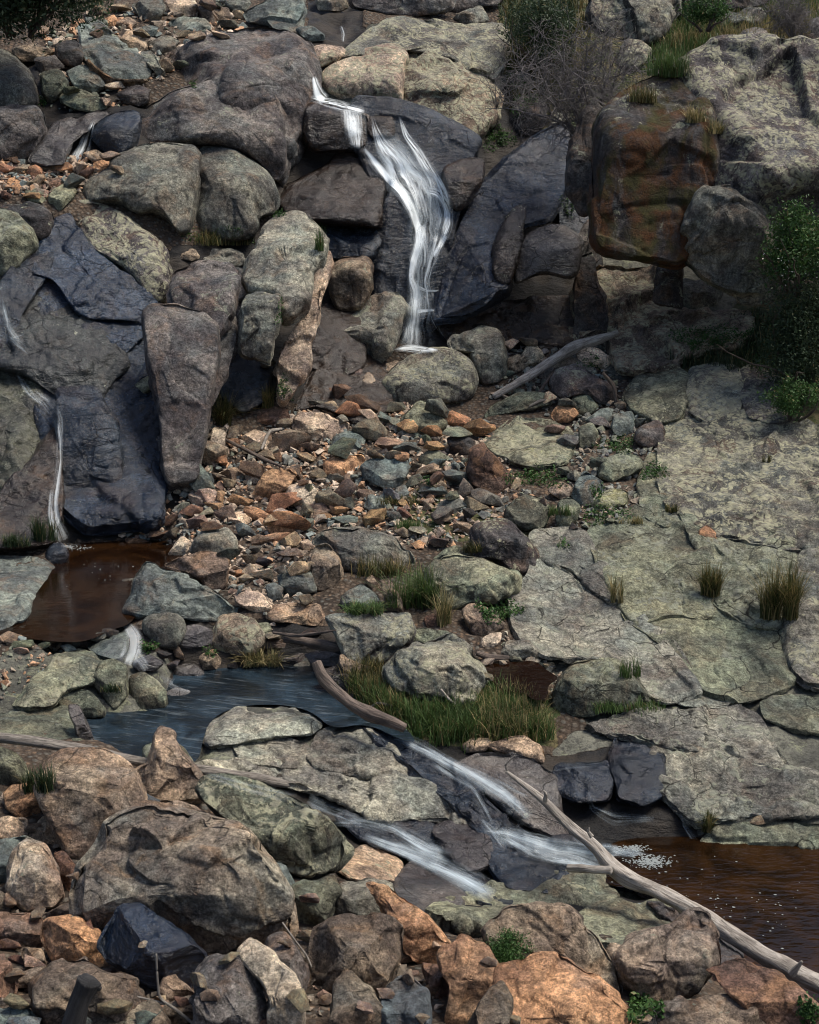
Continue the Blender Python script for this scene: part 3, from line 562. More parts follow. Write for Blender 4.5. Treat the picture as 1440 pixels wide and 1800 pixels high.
rock|dry|n|.3|r.4 t.4|978,905 985,880 1005,875 1022,892 1012,918 992,938 980,924|upright grey rock below the red-blotched one
bedrock_slab|lichen|n|.55|r.5 t.6 T.25 f|1095,695 1130,650 1180,642 1208,662 1212,702 1200,735 1160,745 1108,720|grey rounded head of bedrock right of the purple-grey boulder
bedrock_slab|lichen|g|.9|r.5 t.5 T.25 f|1206,682 1215,650 1260,640 1300,648 1312,700 1292,738 1250,745 1210,725|lichen-mottled bedrock hump below the green herbs
bedrock_slab|lichen|p|.7|r.5 t.5 T.25 f|1300,652 1330,640 1365,652 1390,690 1392,735 1360,745 1310,735|dark purple bedrock hump right of the lichen-mottled one
bedrock_slab|lichen|g|.78|r.4 t.7 T.09 f v.85 st.9 sf5 e1.12|1168,800 1178,762 1200,735 1290,735 1392,738 1470,790 1520,960 1380,960 1300,940 1240,930 1190,900 1170,860|wide cracked bedrock face thick with pale green lichen
bedrock_slab|dry|n|.45|r.5 t.5 T.15 f|1130,905 1120,850 1140,800 1170,800 1175,860 1195,905 1170,925|narrow grey bedrock strip left of the wide lichened face
bedrock_slab|slab|n|.55|r.5 t.6 T.09 f e1.12|1040,945 1060,920 1110,903 1170,898 1205,905 1225,935 1245,985 1255,1040 1240,1082 1190,1075 1110,1092 1085,1045 1062,1003|large rounded bedrock whaleback with weathered pits
bedrock_slab|slab|n|.65|r.4 t.7 T.09 f st.9 sf5 e1.12|1198,908 1300,915 1400,930 1392,1000 1384,1092 1340,1102 1255,1062 1240,985 1215,935|sloping bedrock sheet behind the orange upright stone
bedrock_slab|lichen|g|.6|r.4 t.5 T.2 f|1385,1070 1400,990 1450,945 1560,950 1560,1190 1420,1205 1385,1172|dark-footed bedrock block at the right edge
bedrock_slab|slab|n|.35|r.5 t.7 T.09 f e1.12|1105,1092 1190,1072 1260,1062 1350,1080 1382,1122 1387,1200 1300,1228 1240,1217 1212,1190 1165,1130|smooth grey bedrock apron below the orange upright stone
bedrock_slab|slab|g|.4|r.5 t.7 T.09 f v1.1 st.9 sf5 e1.12|905,1055 935,1030 945,1000 1000,1010 1060,1058 1150,1095 1192,1150 1213,1200 1215,1217 1150,1228 1100,1185 1040,1162 960,1152 915,1112|long pale bedrock tongue between rubble and apron
bedrock_slab|slab|g|.3|r.35 t.7 T.09 f v1.15 st.9 sf5 e1.12|935,940 1020,933 1048,970 1075,1010 1100,1058 1060,1056 1000,998 955,990|pale jointed bedrock wedge right of the dark lichened boulder
rock|rust|o|0|r.4 t.2 v1.1|1226,948 1230,932 1242,924 1258,935 1260,953 1248,970 1232,962|orange upright stone standing alone on bedrock
rock|rust|c|0|r.3 t.5|1040,962 1046,955 1052,965 1043,968|tiny pink pebble on the pale jointed wedge
boulder|dry|n|.5|r.2 t.4 T.5|963,1245 985,1190 1010,1163 1080,1163 1112,1190 1142,1232 1100,1248 1010,1260|green-grey angular boulder with grass along its right foot
bedrock_slab|slab|g|.5|r.35 t.7 T.16 f v1.1 st.9 sf5|1035,1275 1130,1250 1200,1255 1280,1240 1330,1260 1355,1310 1385,1352 1300,1350 1240,1325 1150,1312 1080,1295|folded pale bedrock shelf beyond the right stream
bedrock_slab|slab|g|.5|r.4 t.7 T.16 f st.9 sf5|1140,1330 1170,1308 1240,1325 1330,1348 1470,1372 1470,1425 1300,1440 1220,1452 1170,1402 1150,1362|second pale bedrock shelf down towards the brown pool
bedrock_slab|slab|n|.4|r.4 t.7 T.16 f st.9 sf5|1340,1232 1400,1225 1540,1220 1540,1300 1400,1285 1345,1262|low lichened bedrock at the right edge above the dark channel
bedrock_slab|slab|n|.4|r.5 t.8 T.12 f v1.15|1235,1482 1270,1452 1340,1445 1440,1448 1540,1460 1540,1505 1380,1512 1290,1502|flat pale bedrock lip bordering the brown pool
bedrock_slab|slab|g|.3|r.4 t.7 T.2 f|1183,1225 1215,1208 1290,1227 1270,1245 1200,1242|small wedge of bedrock above the folded shelf
ledge|wet|w|0|r.25 t.3 T.4 f v1.3|968,1390 980,1345 1070,1338 1078,1375 1068,1408 1010,1410|wet blue block beside the thin driftwood end
ledge|wet|w|0|r.25 t.4 T.3 f|1070,1330 1080,1300 1130,1310 1168,1325 1172,1395 1130,1415 1085,1405|dark wet cliff between blue block and second bedrock shelf
rock|dry|t|.2|r.5 t.6|813,1312 828,1298 858,1296 866,1310 850,1322 820,1322|cream-topped stone at the grass island's foot
rock_slab|dry|t|.2|r.5 t.6 T.4|855,1308 890,1295 925,1293 955,1315 958,1345 925,1335 880,1325|tan capping rock right of the cream-topped stone
bedrock_slab|wet|p|.15|r.4 t.6 T.15 f v.55|800,1345 860,1322 930,1332 972,1360 985,1440 1020,1490 930,1450 870,1410 820,1372|grey wet bedrock hump between the two cascades
boulder|dry|g|.4|r.4 t.5 T.5|550,952 575,928 640,925 690,945 727,982 715,1012 680,1000 650,1012 610,1006 580,982|broad grey boulder above the long grass in mid scree
rock|rust|b|.05|r.6 t.3 T.5|545,992 555,962 575,957 598,985 602,1012 582,1045 560,1042 546,1022|smooth brown upright stone left of the broad grey boulder
rock|slate|s|.15|r.2 t.5|490,1012 510,1000 545,998 557,1040 520,1052 495,1038|blue-grey blocky rock left of the smooth brown upright stone
rock|slate|s|.1|r.15 t.4 v1.15|468,1030 482,1025 498,1035 493,1062 475,1064|small pale slate beside the cream rust-veined rock
boulder|lichen|d|.55|r.4 t.4 T.5 v1.3|825,932 850,915 895,913 920,935 940,965 946,1005 910,1008 870,987 838,978|big dark boulder dappled with yellow-green lichen
boulder|lichen|n|.5|r.35 t.55 T.5 v1.15|748,1010 775,978 800,970 850,983 912,1010 907,1040 860,1055 800,1075 750,1056|big grey-green boulder with herbs at its right foot
rock|dry|n|.2|r.4 t.6|757,988 790,960 830,965 842,985 800,985|grey rock peeping over the big grey-green boulder
rock|dry|t|.3|r.3 t.5|812,1075 830,1063 870,1073 887,1100 862,1120 830,1117|pinkish-brown rock under the big grey-green boulder
rock|dry|r|.1|r.4 t.4|745,1085 765,1078 785,1090 783,1110 752,1110|brown shaded stone left of the pinkish-brown rock
boulder|lichen|g|.6|r.15 t.3 T.5 v1.1|577,1087 620,1082 715,1080 722,1108 715,1130 690,1162 640,1175 615,1165 600,1130 590,1105|flat-topped pale slab boulder undercut above dead wood
rock_slab|dry|n|.3|r.3 t.8 T.3|715,1112 745,1103 790,1112 785,1130 735,1140|thin grey slab wedged behind the octagonal boulder
boulder|lichen|G|.75|r.3 t.45 T.5 v.95|676,1178 695,1147 740,1127 790,1114 820,1135 850,1178 855,1200 840,1225 800,1245 740,1240 690,1218|many-sided speckled boulder rising from the green grass island
rock|rust|t|.1|r.4 t.5|470,1088 482,1066 510,1062 560,1065 570,1085 560,1102 520,1098|brown and cream low rock left of the flat-topped slab boulder
rock|dry|c|.1|r.3 t.5|843,1132 855,1115 882,1112 878,1135 862,1148 846,1146|cream stone above the right brown puddle
rock|dry|G|.2|r.3 t.5|876,1152 890,1125 925,1122 947,1145 945,1160 900,1156|pale jointed stone right of the cream one by the puddle
rock|slate|s|.05|r.1 t.7|598,1050 635,1025 665,1050 674,1072 612,1082|triangular slate behind long grass blades
rock|rust|t|0|r.15 t.2|642,1022 654,1010 672,1038 656,1042|small brown wedge atop the triangular slate
rock|rust|b|.05|r.3 t.1 L.3|671,1022 685,1018 705,1055 709,1082 680,1082|dark upright splinter of rock beside the tall grass
bedrock_slab|slab|G|.4|r.3 t.7 T.4 f v1.2|357,1275 375,1253 415,1240 500,1243 545,1255 562,1275 540,1292 470,1297 400,1312 365,1310|flat cream bedrock beside the mid stream, nearest the sky-lit puddle's left
bedrock_slab|slab|G|.3|r.35 t.75 T.18 f v1.1|408,1302 490,1295 540,1308 552,1340 520,1352 430,1342|low cream bedrock between driftwood beam and puddle
bedrock_slab|slab|g|.2|r.35 t.75 T.14 f v1.1 st.9 sf5|545,1332 560,1290 600,1273 648,1275 682,1300 702,1330 722,1372 640,1365 560,1352|grey bedrock right of the sky-lit puddle
bedrock_slab|slab|G|.2|r.45 t.7 T.2 f v1.3 st.9 sf5|345,1348 470,1338 560,1352 690,1358 760,1380 818,1430 812,1447 740,1442 650,1442 600,1412 540,1387 450,1372|long pale bedrock tongue pointing at the lower cascade
rock_slab|slate|s|.1|r.4 t.8 T.25 f|-60,1008 60,1000 97,1003 82,1035 52,1060 47,1082 17,1108 -60,1110|smooth pale bank slab at the left edge of the brown pool
rock_slab|slate|s|.1|r.3 t.8 T.25 f v.8 st.9 sf5|-60,975 60,980 97,1000 40,1008 -60,1010|layered grey slab just behind the pale bank slab
rock|wet|w|0|r.5 t.4|78,977 90,957 110,952 122,975 115,997 86,998|glossy black stone at the pool edge below the thin fall
boulder|slate|s|.1|r.1 t.75 T.42 L.9 n3|225,1075 240,1012 258,988 275,992 320,1010 375,1035 413,1065 410,1083 380,1092 300,1082 255,1082|big tilted slate slab beside the brown pool
rock|slate|s|.1|r.4 t.5 v.8|190,1050 215,1020 238,1016 233,1056|low grey rock between pool stone and tilted slate
rock|slate|s|.2|r.6 t.5|162,1042 168,1030 182,1028 194,1038 185,1049|lone pale stone standing in the brown pool
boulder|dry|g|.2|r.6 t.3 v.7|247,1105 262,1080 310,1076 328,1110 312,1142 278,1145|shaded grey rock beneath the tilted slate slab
boulder|lichen|b|.65|r.5 t.4|370,1132 385,1085 420,1080 450,1095 467,1125 442,1157 400,1152|knobbly brown lichened rock above the mid stream
boulder|dry|g|.1|r.5 t.4|338,955 365,930 395,928 416,945 412,982 372,982 340,977|rounded grey boulder at the lower left of the scree
rock|rust|t|.1|r.2 t.6|290,995 330,975 375,972 402,985 396,1032 365,1037 345,1012|tan ridge-backed rock behind the tilted slate
rock|rust|c|.1|r.2 t.4|293,978 320,942 347,960 330,982|cream-topped wedge left of the rounded grey boulder
rock|rust|c|.1|r.3 t.6 v1.25|410,1045 430,1037 460,1045 480,1070 470,1087 440,1075 415,1060|cream rock with rust veins right of the tilted slate
rock|rust|b|.0|r.2 t.4|318,1000 330,994 360,1000 361,1022 345,1025 325,1015|brown block leaning on the ridge-backed rock
bedrock_slab|lichen|n|.55|r.5 t.5 T.35 f v1.1|22,1238 60,1195 80,1175 95,1155 130,1145 165,1150 182,1170 162,1202 112,1217 96,1242 45,1245|pale green lobed bedrock left of the little cascade
bedrock_slab|lichen|n|.45|r.5 t.5 T.4|160,1197 175,1167 200,1160 222,1175 227,1225 202,1252 185,1237|rounded lobe of lichened bedrock in the middle of the lobed group
bedrock_slab|lichen|n|.35|r.5 t.5 T.4|228,1192 250,1182 270,1190 292,1215 297,1242 267,1257 236,1242|right-hand lobe of lichened bedrock standing in the mid stream
bedrock_slab|lichen|n|.4|r.4 t.6 T.4|93,1227 150,1210 185,1245 182,1262 140,1264 110,1242|low front lobe of lichened bedrock
ledge|wet|s|.2|r.4 t.5 T.35 f v.6|153,1135 195,1092 222,1092 225,1150 205,1162 170,1152|wet grey hump left of the little cascade
rock|lichen|n|.3|r.5 t.5|222,1262 245,1245 275,1252 262,1262|small lobe of rock lapped by the mid stream
rock_slab|slate|n|.2|r.4 t.8 T.25 f|-60,1262 60,1250 110,1240 137,1270 142,1307 60,1302 -60,1292|flat green-grey slab above the left driftwood beam
rock_slab|wet|d|.05|r.3 t.5 T.4|118,1240 140,1240 152,1268 168,1303 140,1308|dark slanting slate at the end of the flat green-grey slab
rock|wetbrown|t|0|r.3 t.5|365,1187 380,1172 403,1185 403,1202 385,1209 365,1202|brown stone with a ring of foam in the mid stream
rock|wet|d|0|r.4 t.4|293,1177 340,1165 367,1190 355,1212 310,1197|black wet rock below the little cascade
rock|wet|d|0|r.4 t.4|230,1165 262,1150 290,1165 270,1182 240,1180|black wet stone at the cascade's right foot
boulder|rust|t|.05|r.12 t.35 T.45 n3 v.8|72,1390 90,1345 130,1325 180,1325 215,1345 240,1390 243,1412 210,1452 145,1502 118,1480 85,1422|rounded boulder banded orange above and grey-green below
boulder|rust|t|.1|r.2 t.3 T.5 e1.2|230,1392 232,1357 265,1340 275,1300 283,1290 300,1298 330,1335 352,1367 350,1407 300,1417 268,1420|pyramid-shaped tan boulder against the mid stream
boulder|rust|m|.3|r.1 t.35 T.34 n11 v1.0|145,1602 150,1530 175,1500 200,1455 260,1425 300,1432 420,1465 460,1520 490,1570 498,1622 490,1662 430,1692 350,1662 300,1642 240,1622 170,1642|giant mottled grey-orange boulder dominating the lower left pile
rock|rust|c|0|r.2 t.7 T.3|262,1427 300,1408 350,1420 397,1445 388,1462 330,1452|peach-coloured ledge of stone atop the giant mottled boulder
rock|slate|S|0|r.2 t.5|190,1467 245,1392 282,1410 250,1442 215,1470|dark slate wedge between banded boulder and giant boulder
boulder|wet|W|0|r.15 t.5 T.5 v1.3|178,1662 215,1595 250,1592 300,1625 350,1665 372,1687 352,1712 337,1742 300,1757 250,1722 195,1692|blue-black glossy angular rock in front of the giant boulder
rock|rust|o|.1|r.15 t.3|75,1642 80,1620 140,1612 172,1640 184,1680 176,1707 100,1702 85,1682|ochre block with a pale green top in the lower left pile
boulder|rust|c|.2|r.3 t.4|12,1562 30,1500 50,1482 82,1490 102,1540 107,1572 92,1592 50,1602 20,1582|upright sandy boulder with an orange chip near its foot
rock|slate|s|.05|r.15 t.6|-60,1492 40,1472 52,1480 22,1547 -60,1552|pale blue-green slab at the left edge behind the sandy boulder
rock|rust|o|0|r.3 t.5 v.9|5,1397 20,1380 47,1378 73,1412 70,1442 40,1442 10,1422|orange-brown lumpy rock left of the banded boulder
rock|rust|t|0|r.3 t.6|-60,1442 10,1437 45,1440 46,1470 10,1482 -60,1487|tan block at the left edge under the lumpy orange rock
rock|rust|b|0|r.3 t.5|48,1472 75,1435 102,1452 96,1477 65,1485|small olive-brown rock under the banded boulder
rock|rust|r|0|r.3 t.3 v1.2|95,1502 115,1495 152,1547 146,1582 113,1562|long red-brown rock leaning left of the giant boulder
rock|rust|r|.0|r.2 t.3|-60,1608 60,1606 82,1630 78,1667 40,1672 -60,1662|dark purple-brown block under the sandy boulder
boulder|rust|b|0|r.2 t.3 v.95|65,1732 105,1700 150,1688 180,1710 235,1720 240,1785 180,1840 100,1840 65,1765|brown layered boulder behind the charred stump
rock|rust|b|.1|r.3 t.5|110,1592 140,1580 143,1607 100,1622 68,1612|small brown rock between sandy and giant boulders
boulder|rust|p|.1|r.25 t.25 T.5|350,1722 370,1690 420,1685 447,1720 472,1790 475,1860 350,1860|purple-brown boulder at the bottom edge left of the pale column
boulder|rust|c|0|r.1 t.3 T.6 v.9|425,1682 445,1660 472,1680 520,1722 535,1860 480,1860 470,1742|pale squared column of rock at the bottom edge
rock|rust|t|0|r.15 t.4|280,1772 335,1750 342,1790 302,1812 280,1795|tan chunk above the bottom edge right of the bare twig
rock|slate|s|.1|r.2 t.4 v.9|468,1532 488,1515 505,1520 516,1555 512,1582 495,1592 475,1572|upright grey rock touching the giant boulder's right side
boulder|dry|n|.2|r.6 t.5 v.7|-60,1300 15,1318 42,1340 52,1377 20,1382 -60,1380|lichened brown boulder at the left edge below the driftwood beam
boulder|lichen|n|.7|r.5 t.55 T.5 v.8|348,1392 360,1372 400,1365 470,1378 540,1410 600,1460 612,1492 590,1532 540,1548 480,1520 400,1462|long two-tone boulder, pale above and black below, by the driftwood beam
rock|dry|n|.1|r.1 t.5|496,1592 510,1560 583,1540 598,1570 572,1622 540,1642 502,1622|grey-topped rusty wedge right of the giant boulder
boulder|dry|G|.1|r.2 t.3 T.5 v.9|588,1602 600,1555 650,1545 692,1560 707,1610 722,1642 660,1640 600,1630|square grey-brown boulder behind the rounded brown one
boulder|rust|o|.05|r.1 t.5 T.45 v1.1 st.6|652,1560 700,1570 740,1600 792,1660 782,1695 740,1700 700,1660 680,1600|red and orange streaked ridge of rock in the lower middle
boulder|rust|b|.1|r.3 t.4 T.5 v.9|548,1705 560,1640 600,1620 660,1618 700,1637 702,1680 682,1722 660,1755 600,1740 560,1742|rounded brown boulder with a chipped face in the lower middle
boulder|rust|b|0|r.1 t.3|573,1860 595,1732 610,1710 650,1735 682,1782 674,1860|brown pyramid with an orange edge at the bottom edge
boulder|slate|S|.05|r.2 t.3 v1.1|668,1765 690,1730 715,1715 747,1740 757,1800 742,1860 672,1860|grey faceted boulder at the bottom edge, centre
boulder|rust|o|.0|r.15 t.4 T.5 v1.1|775,1682 810,1650 852,1665 872,1700 862,1742 822,1802 787,1797 792,1742|tall ochre boulder left of the round green shrub
boulder|lichen|n|.45|r.5 t.7 T.3 f v1.1|757,1612 800,1580 870,1560 960,1545 1080,1548 1150,1570 1182,1620 1162,1672 1080,1682 1000,1642 900,1622 830,1632|great flat grey boulder beneath the driftwood branch
boulder|dry|p|.3|r.4 t.5 T.35 f|1100,1552 1200,1545 1240,1575 1302,1660 1308,1707 1240,1702 1180,1622|dark speckled boulder at the brown pool's near shore
boulder|rust|o|.15|r.3 t.5 T.35 v.95 L.9|873,1742 890,1710 940,1690 1000,1690 1042,1720 1102,1780 1110,1870 870,1870|large bright orange boulder at the bottom edge
boulder|rust|b|.2|r.3 t.6 T.3 v1.15|858,1642 900,1600 990,1602 1042,1640 1062,1680 1078,1742 1042,1735 1000,1695 940,1692 890,1702|tan and purple boulder above the large bright orange one
boulder|dry|c|.2|r.3 t.5 T.45 v.75|1063,1682 1100,1657 1180,1640 1210,1605 1237,1610 1262,1670 1267,1702 1202,1762 1150,1772 1110,1742 1080,1722|pinkish-grey angular boulder below the driftwood branch
boulder|rust|b|.2|r.4 t.6 v1.1|1158,1775 1240,1755 1312,1750 1352,1780 1375,1860 1150,1860|ochre-rimmed boulder at the bottom edge right of the weeds
boulder|rust|r|.1|r.4 t.4|1250,1712 1310,1695 1372,1720 1440,1780 1520,1860 1370,1860 1300,1760|dark maroon boulder in the bottom right corner
boulder|rust|b|.2|r.3 t.6|820,1805 850,1755 880,1732 897,1762 885,1860 820,1860|lichened brown boulder left of the large bright orange one
rock|rust|p|.1|r.3 t.3|463,1772 470,1650 500,1640 532,1682 542,1722 530,1752 500,1730|purple-grey rock behind the pale squared column
boulder|wet|d|0|r.3 t.5 T.35 f|690,1545 740,1512 800,1540 822,1582 800,1602 750,1612 702,1592|black wet boulder at the foot of the lower left cascade
boulder|lichen|t|.5|r.4 t.6 T.35 f|590,1525 640,1482 702,1512 702,1550 620,1547|tan and cream lichened rock by the lower left cascade
boulder|wet|d|.1|r.4 t.4 T.4 f|752,1455 830,1440 872,1475 867,1522 830,1537 790,1512|dark wet rock dividing the two lower cascades
bedrock_slab|wet|w|0|r.3 t.6 T.12 f|590,1430 760,1440 800,1500 900,1580 860,1600 740,1520 640,1480|wet blue bedrock under the lower left cascade
bedrock_slab|wet|w|0|r.3 t.6 T.12 f|640,1285 780,1320 870,1410 960,1480 1180,1500 1150,1560 980,1570 880,1560 820,1440 700,1340|wet blue bedrock under the lower right cascade
cliff_face|wet|W|0|r.25 t.75 T.2 f v1.3 n3|62,480 75,440 100,402 130,390 160,440 215,480 262,515 270,542 245,564 230,557 160,555 135,542 100,492|deep blue wet slab below the lichen-patched egg-shaped boulder
cliff_face|wet|S|.12|r.25 t.75 T.2 f v.14 n4|0,640 15,560 25,510 65,478 105,493 150,550 200,600 219,640 190,667 168,707 140,702 100,692 50,652|grey-blue wet bedrock face above the left thin fall
cliff_face|wet|W|0|r.25 t.6 T.3 f v1.2|158,554 240,536 273,546 247,566 252,592 224,617 217,635 182,582|small blue wet block right of the deep blue slab
cliff_face|wet|n|.1|r.6 t.6 T.25 f v.25|-60,640 0,642 60,662 100,690 132,692 112,722 102,742 106,762 76,802 60,852 0,872 -60,872|greenish wet shelf the left thin fall slips over
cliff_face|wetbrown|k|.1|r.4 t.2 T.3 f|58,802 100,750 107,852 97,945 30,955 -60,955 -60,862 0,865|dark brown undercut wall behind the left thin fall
cliff_face|wet|w|0|r.3 t.2 T.25 db20.7 dt22.0|105,702 170,700 202,762 212,852 232,935 150,952 112,942 104,832|black wet cliff right of the left thin fall
boulder|dry|p|.2|r.22 t.25 T.35 n4 j.45 db21.2 dt23.0 e1.12|258,560 270,550 310,545 350,560 377,580 380,640 366,700 360,760 345,835 300,842 283,800 286,740 272,690 262,620|tall purple-grey squared pillar of the left cliff
rock|lichen|l|.4|r.6 t.5 v1.1|232,627 240,610 262,600 276,610 277,637 256,647 236,642|pale knob of rock left of the squared pillar
rock|lichen|n|.5|r.6 t.4|218,672 245,645 270,645 277,682 252,707 240,727 210,722 208,692|lichened round-topped stub below the pale knob
cliff_face|wet|W|0|r.3 t.1 T.4 f v1.3|208,722 245,732 252,742 232,832 227,912 205,902 200,832 213,782|narrow wet blue column under the lichened stub
cliff_face|wet|p|0|r.15 t.2 T.4 f v.4|247,702 272,695 277,722 307,762 302,792 290,832 250,822 245,772|leaning violet slab in the left cliff
cliff_face|wet|W|0|r.3 t.3 T.4 f|225,832 250,822 292,837 287,882 272,925 230,922|wet blue foot of the left cliff beside the scree
boulder|dry|p|.35|r.45 t.4 T.4 db22.9 dt24.2 v1.1|300,497 310,475 340,465 400,468 420,480 417,520 407,562 380,592 365,567 300,542|purple-grey block with a white quartz line
rock_slab|dry|g|.3|r.3 t.7 T.4|345,445 380,436 425,440 434,462 417,470 360,462|flat grey slab between grassy ledge and quartz-lined block
rock|dry|b|.1|r.4 t.5|303,442 340,437 352,452 338,460 312,456|flat brown stone left of the flat grey slab
boulder|dry|G|.3|r.45 t.5 T.4 db23.3 dt25.6 n3 v1.1|433,487 450,440 462,400 500,376 532,380 557,395 577,425 562,470 537,522 520,562 505,562 490,522 470,515 445,510|pale leaning pillar with ribbed top left of the falls
boulder|lichen|g|.45|r.15 t.2 T.45 db22.8 dt23.3|425,562 432,520 460,515 490,522 490,562 480,602 475,642 420,622|square-cut pillar with a tan stone on its flat top
cliff_face|rust|c|.1|r.3 t.3 T.4 db23.2 dt24.8|547,472 572,457 579,480 567,522 562,562 547,602 540,652 500,695 488,642 505,602 532,542|tan and cream splintered column leaning below the pale pillar
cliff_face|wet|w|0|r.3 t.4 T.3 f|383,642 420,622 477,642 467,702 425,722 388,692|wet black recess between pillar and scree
rock|rust|t|0|r.4 t.6 v1.2|438,533 445,521 463,518 473,530 465,541 444,542|tan stone perched on the square-cut pillar
boulder|dry|d|.4|r.4 t.4 v1.3|895,215 905,180 935,165 960,185 955,225 920,240|dark lichen-flecked boulder right of the bright herb cushion
rock|dry|p|.3|r.4 t.4|885,150 900,120 930,125 940,155 910,170|grey rock in the greenery above the upper falls
rock|dry|g|.4|r.4 t.4|960,230 975,195 1000,190 1010,225 985,245|mottled rock below the bare shrub
rock|wet|d|.2|r.4 t.4|930,105 955,90 975,110 960,135 935,130|dark rock half hidden by the top bush
cliff_face|wet|w|.15|r.3 t.5 T.3 f v1.6|985,330 990,250 1010,235 1030,300 1035,380 1005,440 985,400|wet speckled face beside the ribbed grey buttress
cliff_face|dry|p|.1|r.3 t.5 T.3 f|380,500 425,470 440,520 425,600 405,640 380,620|dark cleft wall left of the square-cut pillar
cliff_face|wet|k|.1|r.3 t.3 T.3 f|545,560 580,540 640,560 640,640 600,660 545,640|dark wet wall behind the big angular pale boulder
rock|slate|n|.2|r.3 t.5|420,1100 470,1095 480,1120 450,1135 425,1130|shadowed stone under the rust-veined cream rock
boulder|dry|n|.4|r.4 t.5 T.4|250,1310 300,1300 345,1345 330,1385 260,1370|dark lichened rock behind the pyramid-shaped boulder
rock|rust|b|.1|r.2 t.5|345,1150 372,1140 392,1160 380,1182 350,1178|dark brown stone between little cascade and the knobbly brown rock
rock|wet|d|.1|r.2 t.5 v1.5|470,1150 505,1140 540,1150 548,1168 510,1175 475,1168|flat dark stone in front of the rotten log
rock|wetbrown|k|0|r.3 t.4|560,1180 600,1170 640,1185 650,1210 600,1215 568,1205|dark wet stone under the bent log
rock_slab|slate|g|.1|r.3 t.7 T.3 v.9|505,1178 530,1158 556,1160 556,1185 530,1195|flat grey stone at the bent log's upper end
rock|wet|d|0|r.3 t.4|425,1180 445,1168 470,1175 468,1192 440,1196|small black stone in the mid stream below the straw-coloured grass
rock|wet|d|.1|r.3 t.5 v1.3|285,1222 310,1208 335,1215 330,1232 300,1238|low wet stone near the far bank of the mid stream
rock|wet|s|.1|r.3 t.6 v.5|345,1240 375,1225 400,1232 385,1250 355,1256|flat wet stone left of the flat cream bedrock
rock|wet|d|.1|r.3 t.5 v1.2|205,1262 235,1256 255,1272 230,1286 208,1280|low wet stone in front of the lobed bedrock
rock|wet|w|.0|r.3 t.6|430,1215 480,1200 520,1210 500,1232 450,1235|broad blue-black wet stone in the middle of the stream
rock|rust|b|0|r.15 t.4|38,1667 76,1668 84,1706 45,1714|brown block left of the ochre block, low in the lower left pile
rock|rust|t|0|r.15 t.6|18,1714 60,1700 98,1697 100,1712 60,1738 22,1738|thin tan slab left of the brown layered boulder
rock|rust|r|0|r.15 t.4|-60,1695 15,1690 28,1730 20,1765 -60,1770|maroon block at the left edge near the bottom
rock|slate|s|0|r.15 t.5|-60,1790 38,1764 62,1800 40,1860 -60,1860|blue-grey splintered slab in the bottom left corner
rock|rust|b|.1|r.15 t.5|150,1806 205,1768 265,1764 300,1805 290,1860 150,1860|grey-brown block at the bottom edge right of the charred stump
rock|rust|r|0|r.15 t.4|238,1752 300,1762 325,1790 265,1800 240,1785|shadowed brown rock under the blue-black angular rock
rock|rust|r|0|r.15 t.4|742,1692 785,1700 797,1762 755,1752|dark brown rock left of the tall ochre boulder
rock|dry|d|.1|r.2 t.4|1098,1792 1150,1772 1168,1860 1100,1860|dark rock at the bottom edge among leafy weeds
rock|rust|b|0|r.15 t.4|-60,1558 12,1566 20,1612 -60,1614|brown block at the left edge beside the sandy boulder
rock|rust|t|0|r.15 t.5|296,1700 340,1742 352,1760 310,1775 280,1750|small tan rock right of the bare twig
rock|rust|b|0|r.15 t.5|500,1660 545,1655 550,1705 535,1720 505,1700|brown rock between the purple-grey rock and rounded brown boulder
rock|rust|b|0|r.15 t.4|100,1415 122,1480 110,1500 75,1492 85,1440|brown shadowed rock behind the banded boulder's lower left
rock|rust|c|0|r.15 t.6|430,835 462,822 480,838 468,856 438,856|pale tan block above the long tan-orange rock
rock|rust|c|0|r.15 t.5 v.9|360,800 375,752 398,756 396,800 382,815|pale squared upright block at the left top of the scree
rock|slate|s|0|r.15 t.6|298,835 330,818 372,832 376,850 345,860 312,852|wide blue-grey rock at the left end of the scree
rock|rust|c|0|r.15 t.5|330,870 350,858 372,872 366,892 340,892|cream rock below the wide blue-grey one
rock|rust|c|0|r.15 t.5|425,770 450,755 475,765 476,792 440,795|pale grey-pink block right of the squared upright block
rock|rust|o|0|r.15 t.5|470,925 500,908 532,920 520,945 480,945|tan-orange rock above the smooth brown upright stone's left
rock|rust|c|0|r.15 t.5|400,905 430,898 442,915 425,930 402,925|peach stone left of centre in the lower scree
rock|slate|s|0|r.15 t.5|650,870 680,880 685,900 655,905 640,890|grey-green stone below the heart-shaped slate's left side
rock|slate|G|0|r.2 t.6|770,885 800,875 830,890 822,905 785,908|flat light grey stone above the dark lichened boulder
rock|rust|b|0|r.15 t.4|735,850 760,838 785,852 780,875 748,878|brown block between heart-shaped slate and dark purple wedge
cliff_face|wet|W|.05|r.25 t.6 T.12 f n3 e1.0|40,560 90,430 200,500 262,560 285,660 290,830 285,930 150,945 100,900 60,760|great sloping blue-black wet wall that carries the left cliff slabs
cliff_face|wet|w|.05|r.3 t.5 T.2 f n3 e1.0|-60,560 10,480 60,400 110,400 90,480 40,560 0,640 -60,640|wet streaked rock at the left edge above the greenish shelf
cliff_face|dry|p|.2|r.3 t.3 T.3 db22.2 dt23.6 e1.05|345,600 372,560 410,555 420,600 400,660 372,720 350,700|dark grey flank of rock between tall pillar and square-cut pillar
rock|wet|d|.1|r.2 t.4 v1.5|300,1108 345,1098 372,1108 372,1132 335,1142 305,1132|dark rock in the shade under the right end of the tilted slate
rock|wetbrown|k|0|r.2 t.5 v1.4|455,1128 480,1112 505,1130 498,1146 465,1146|dark brown stone left of the rotten log
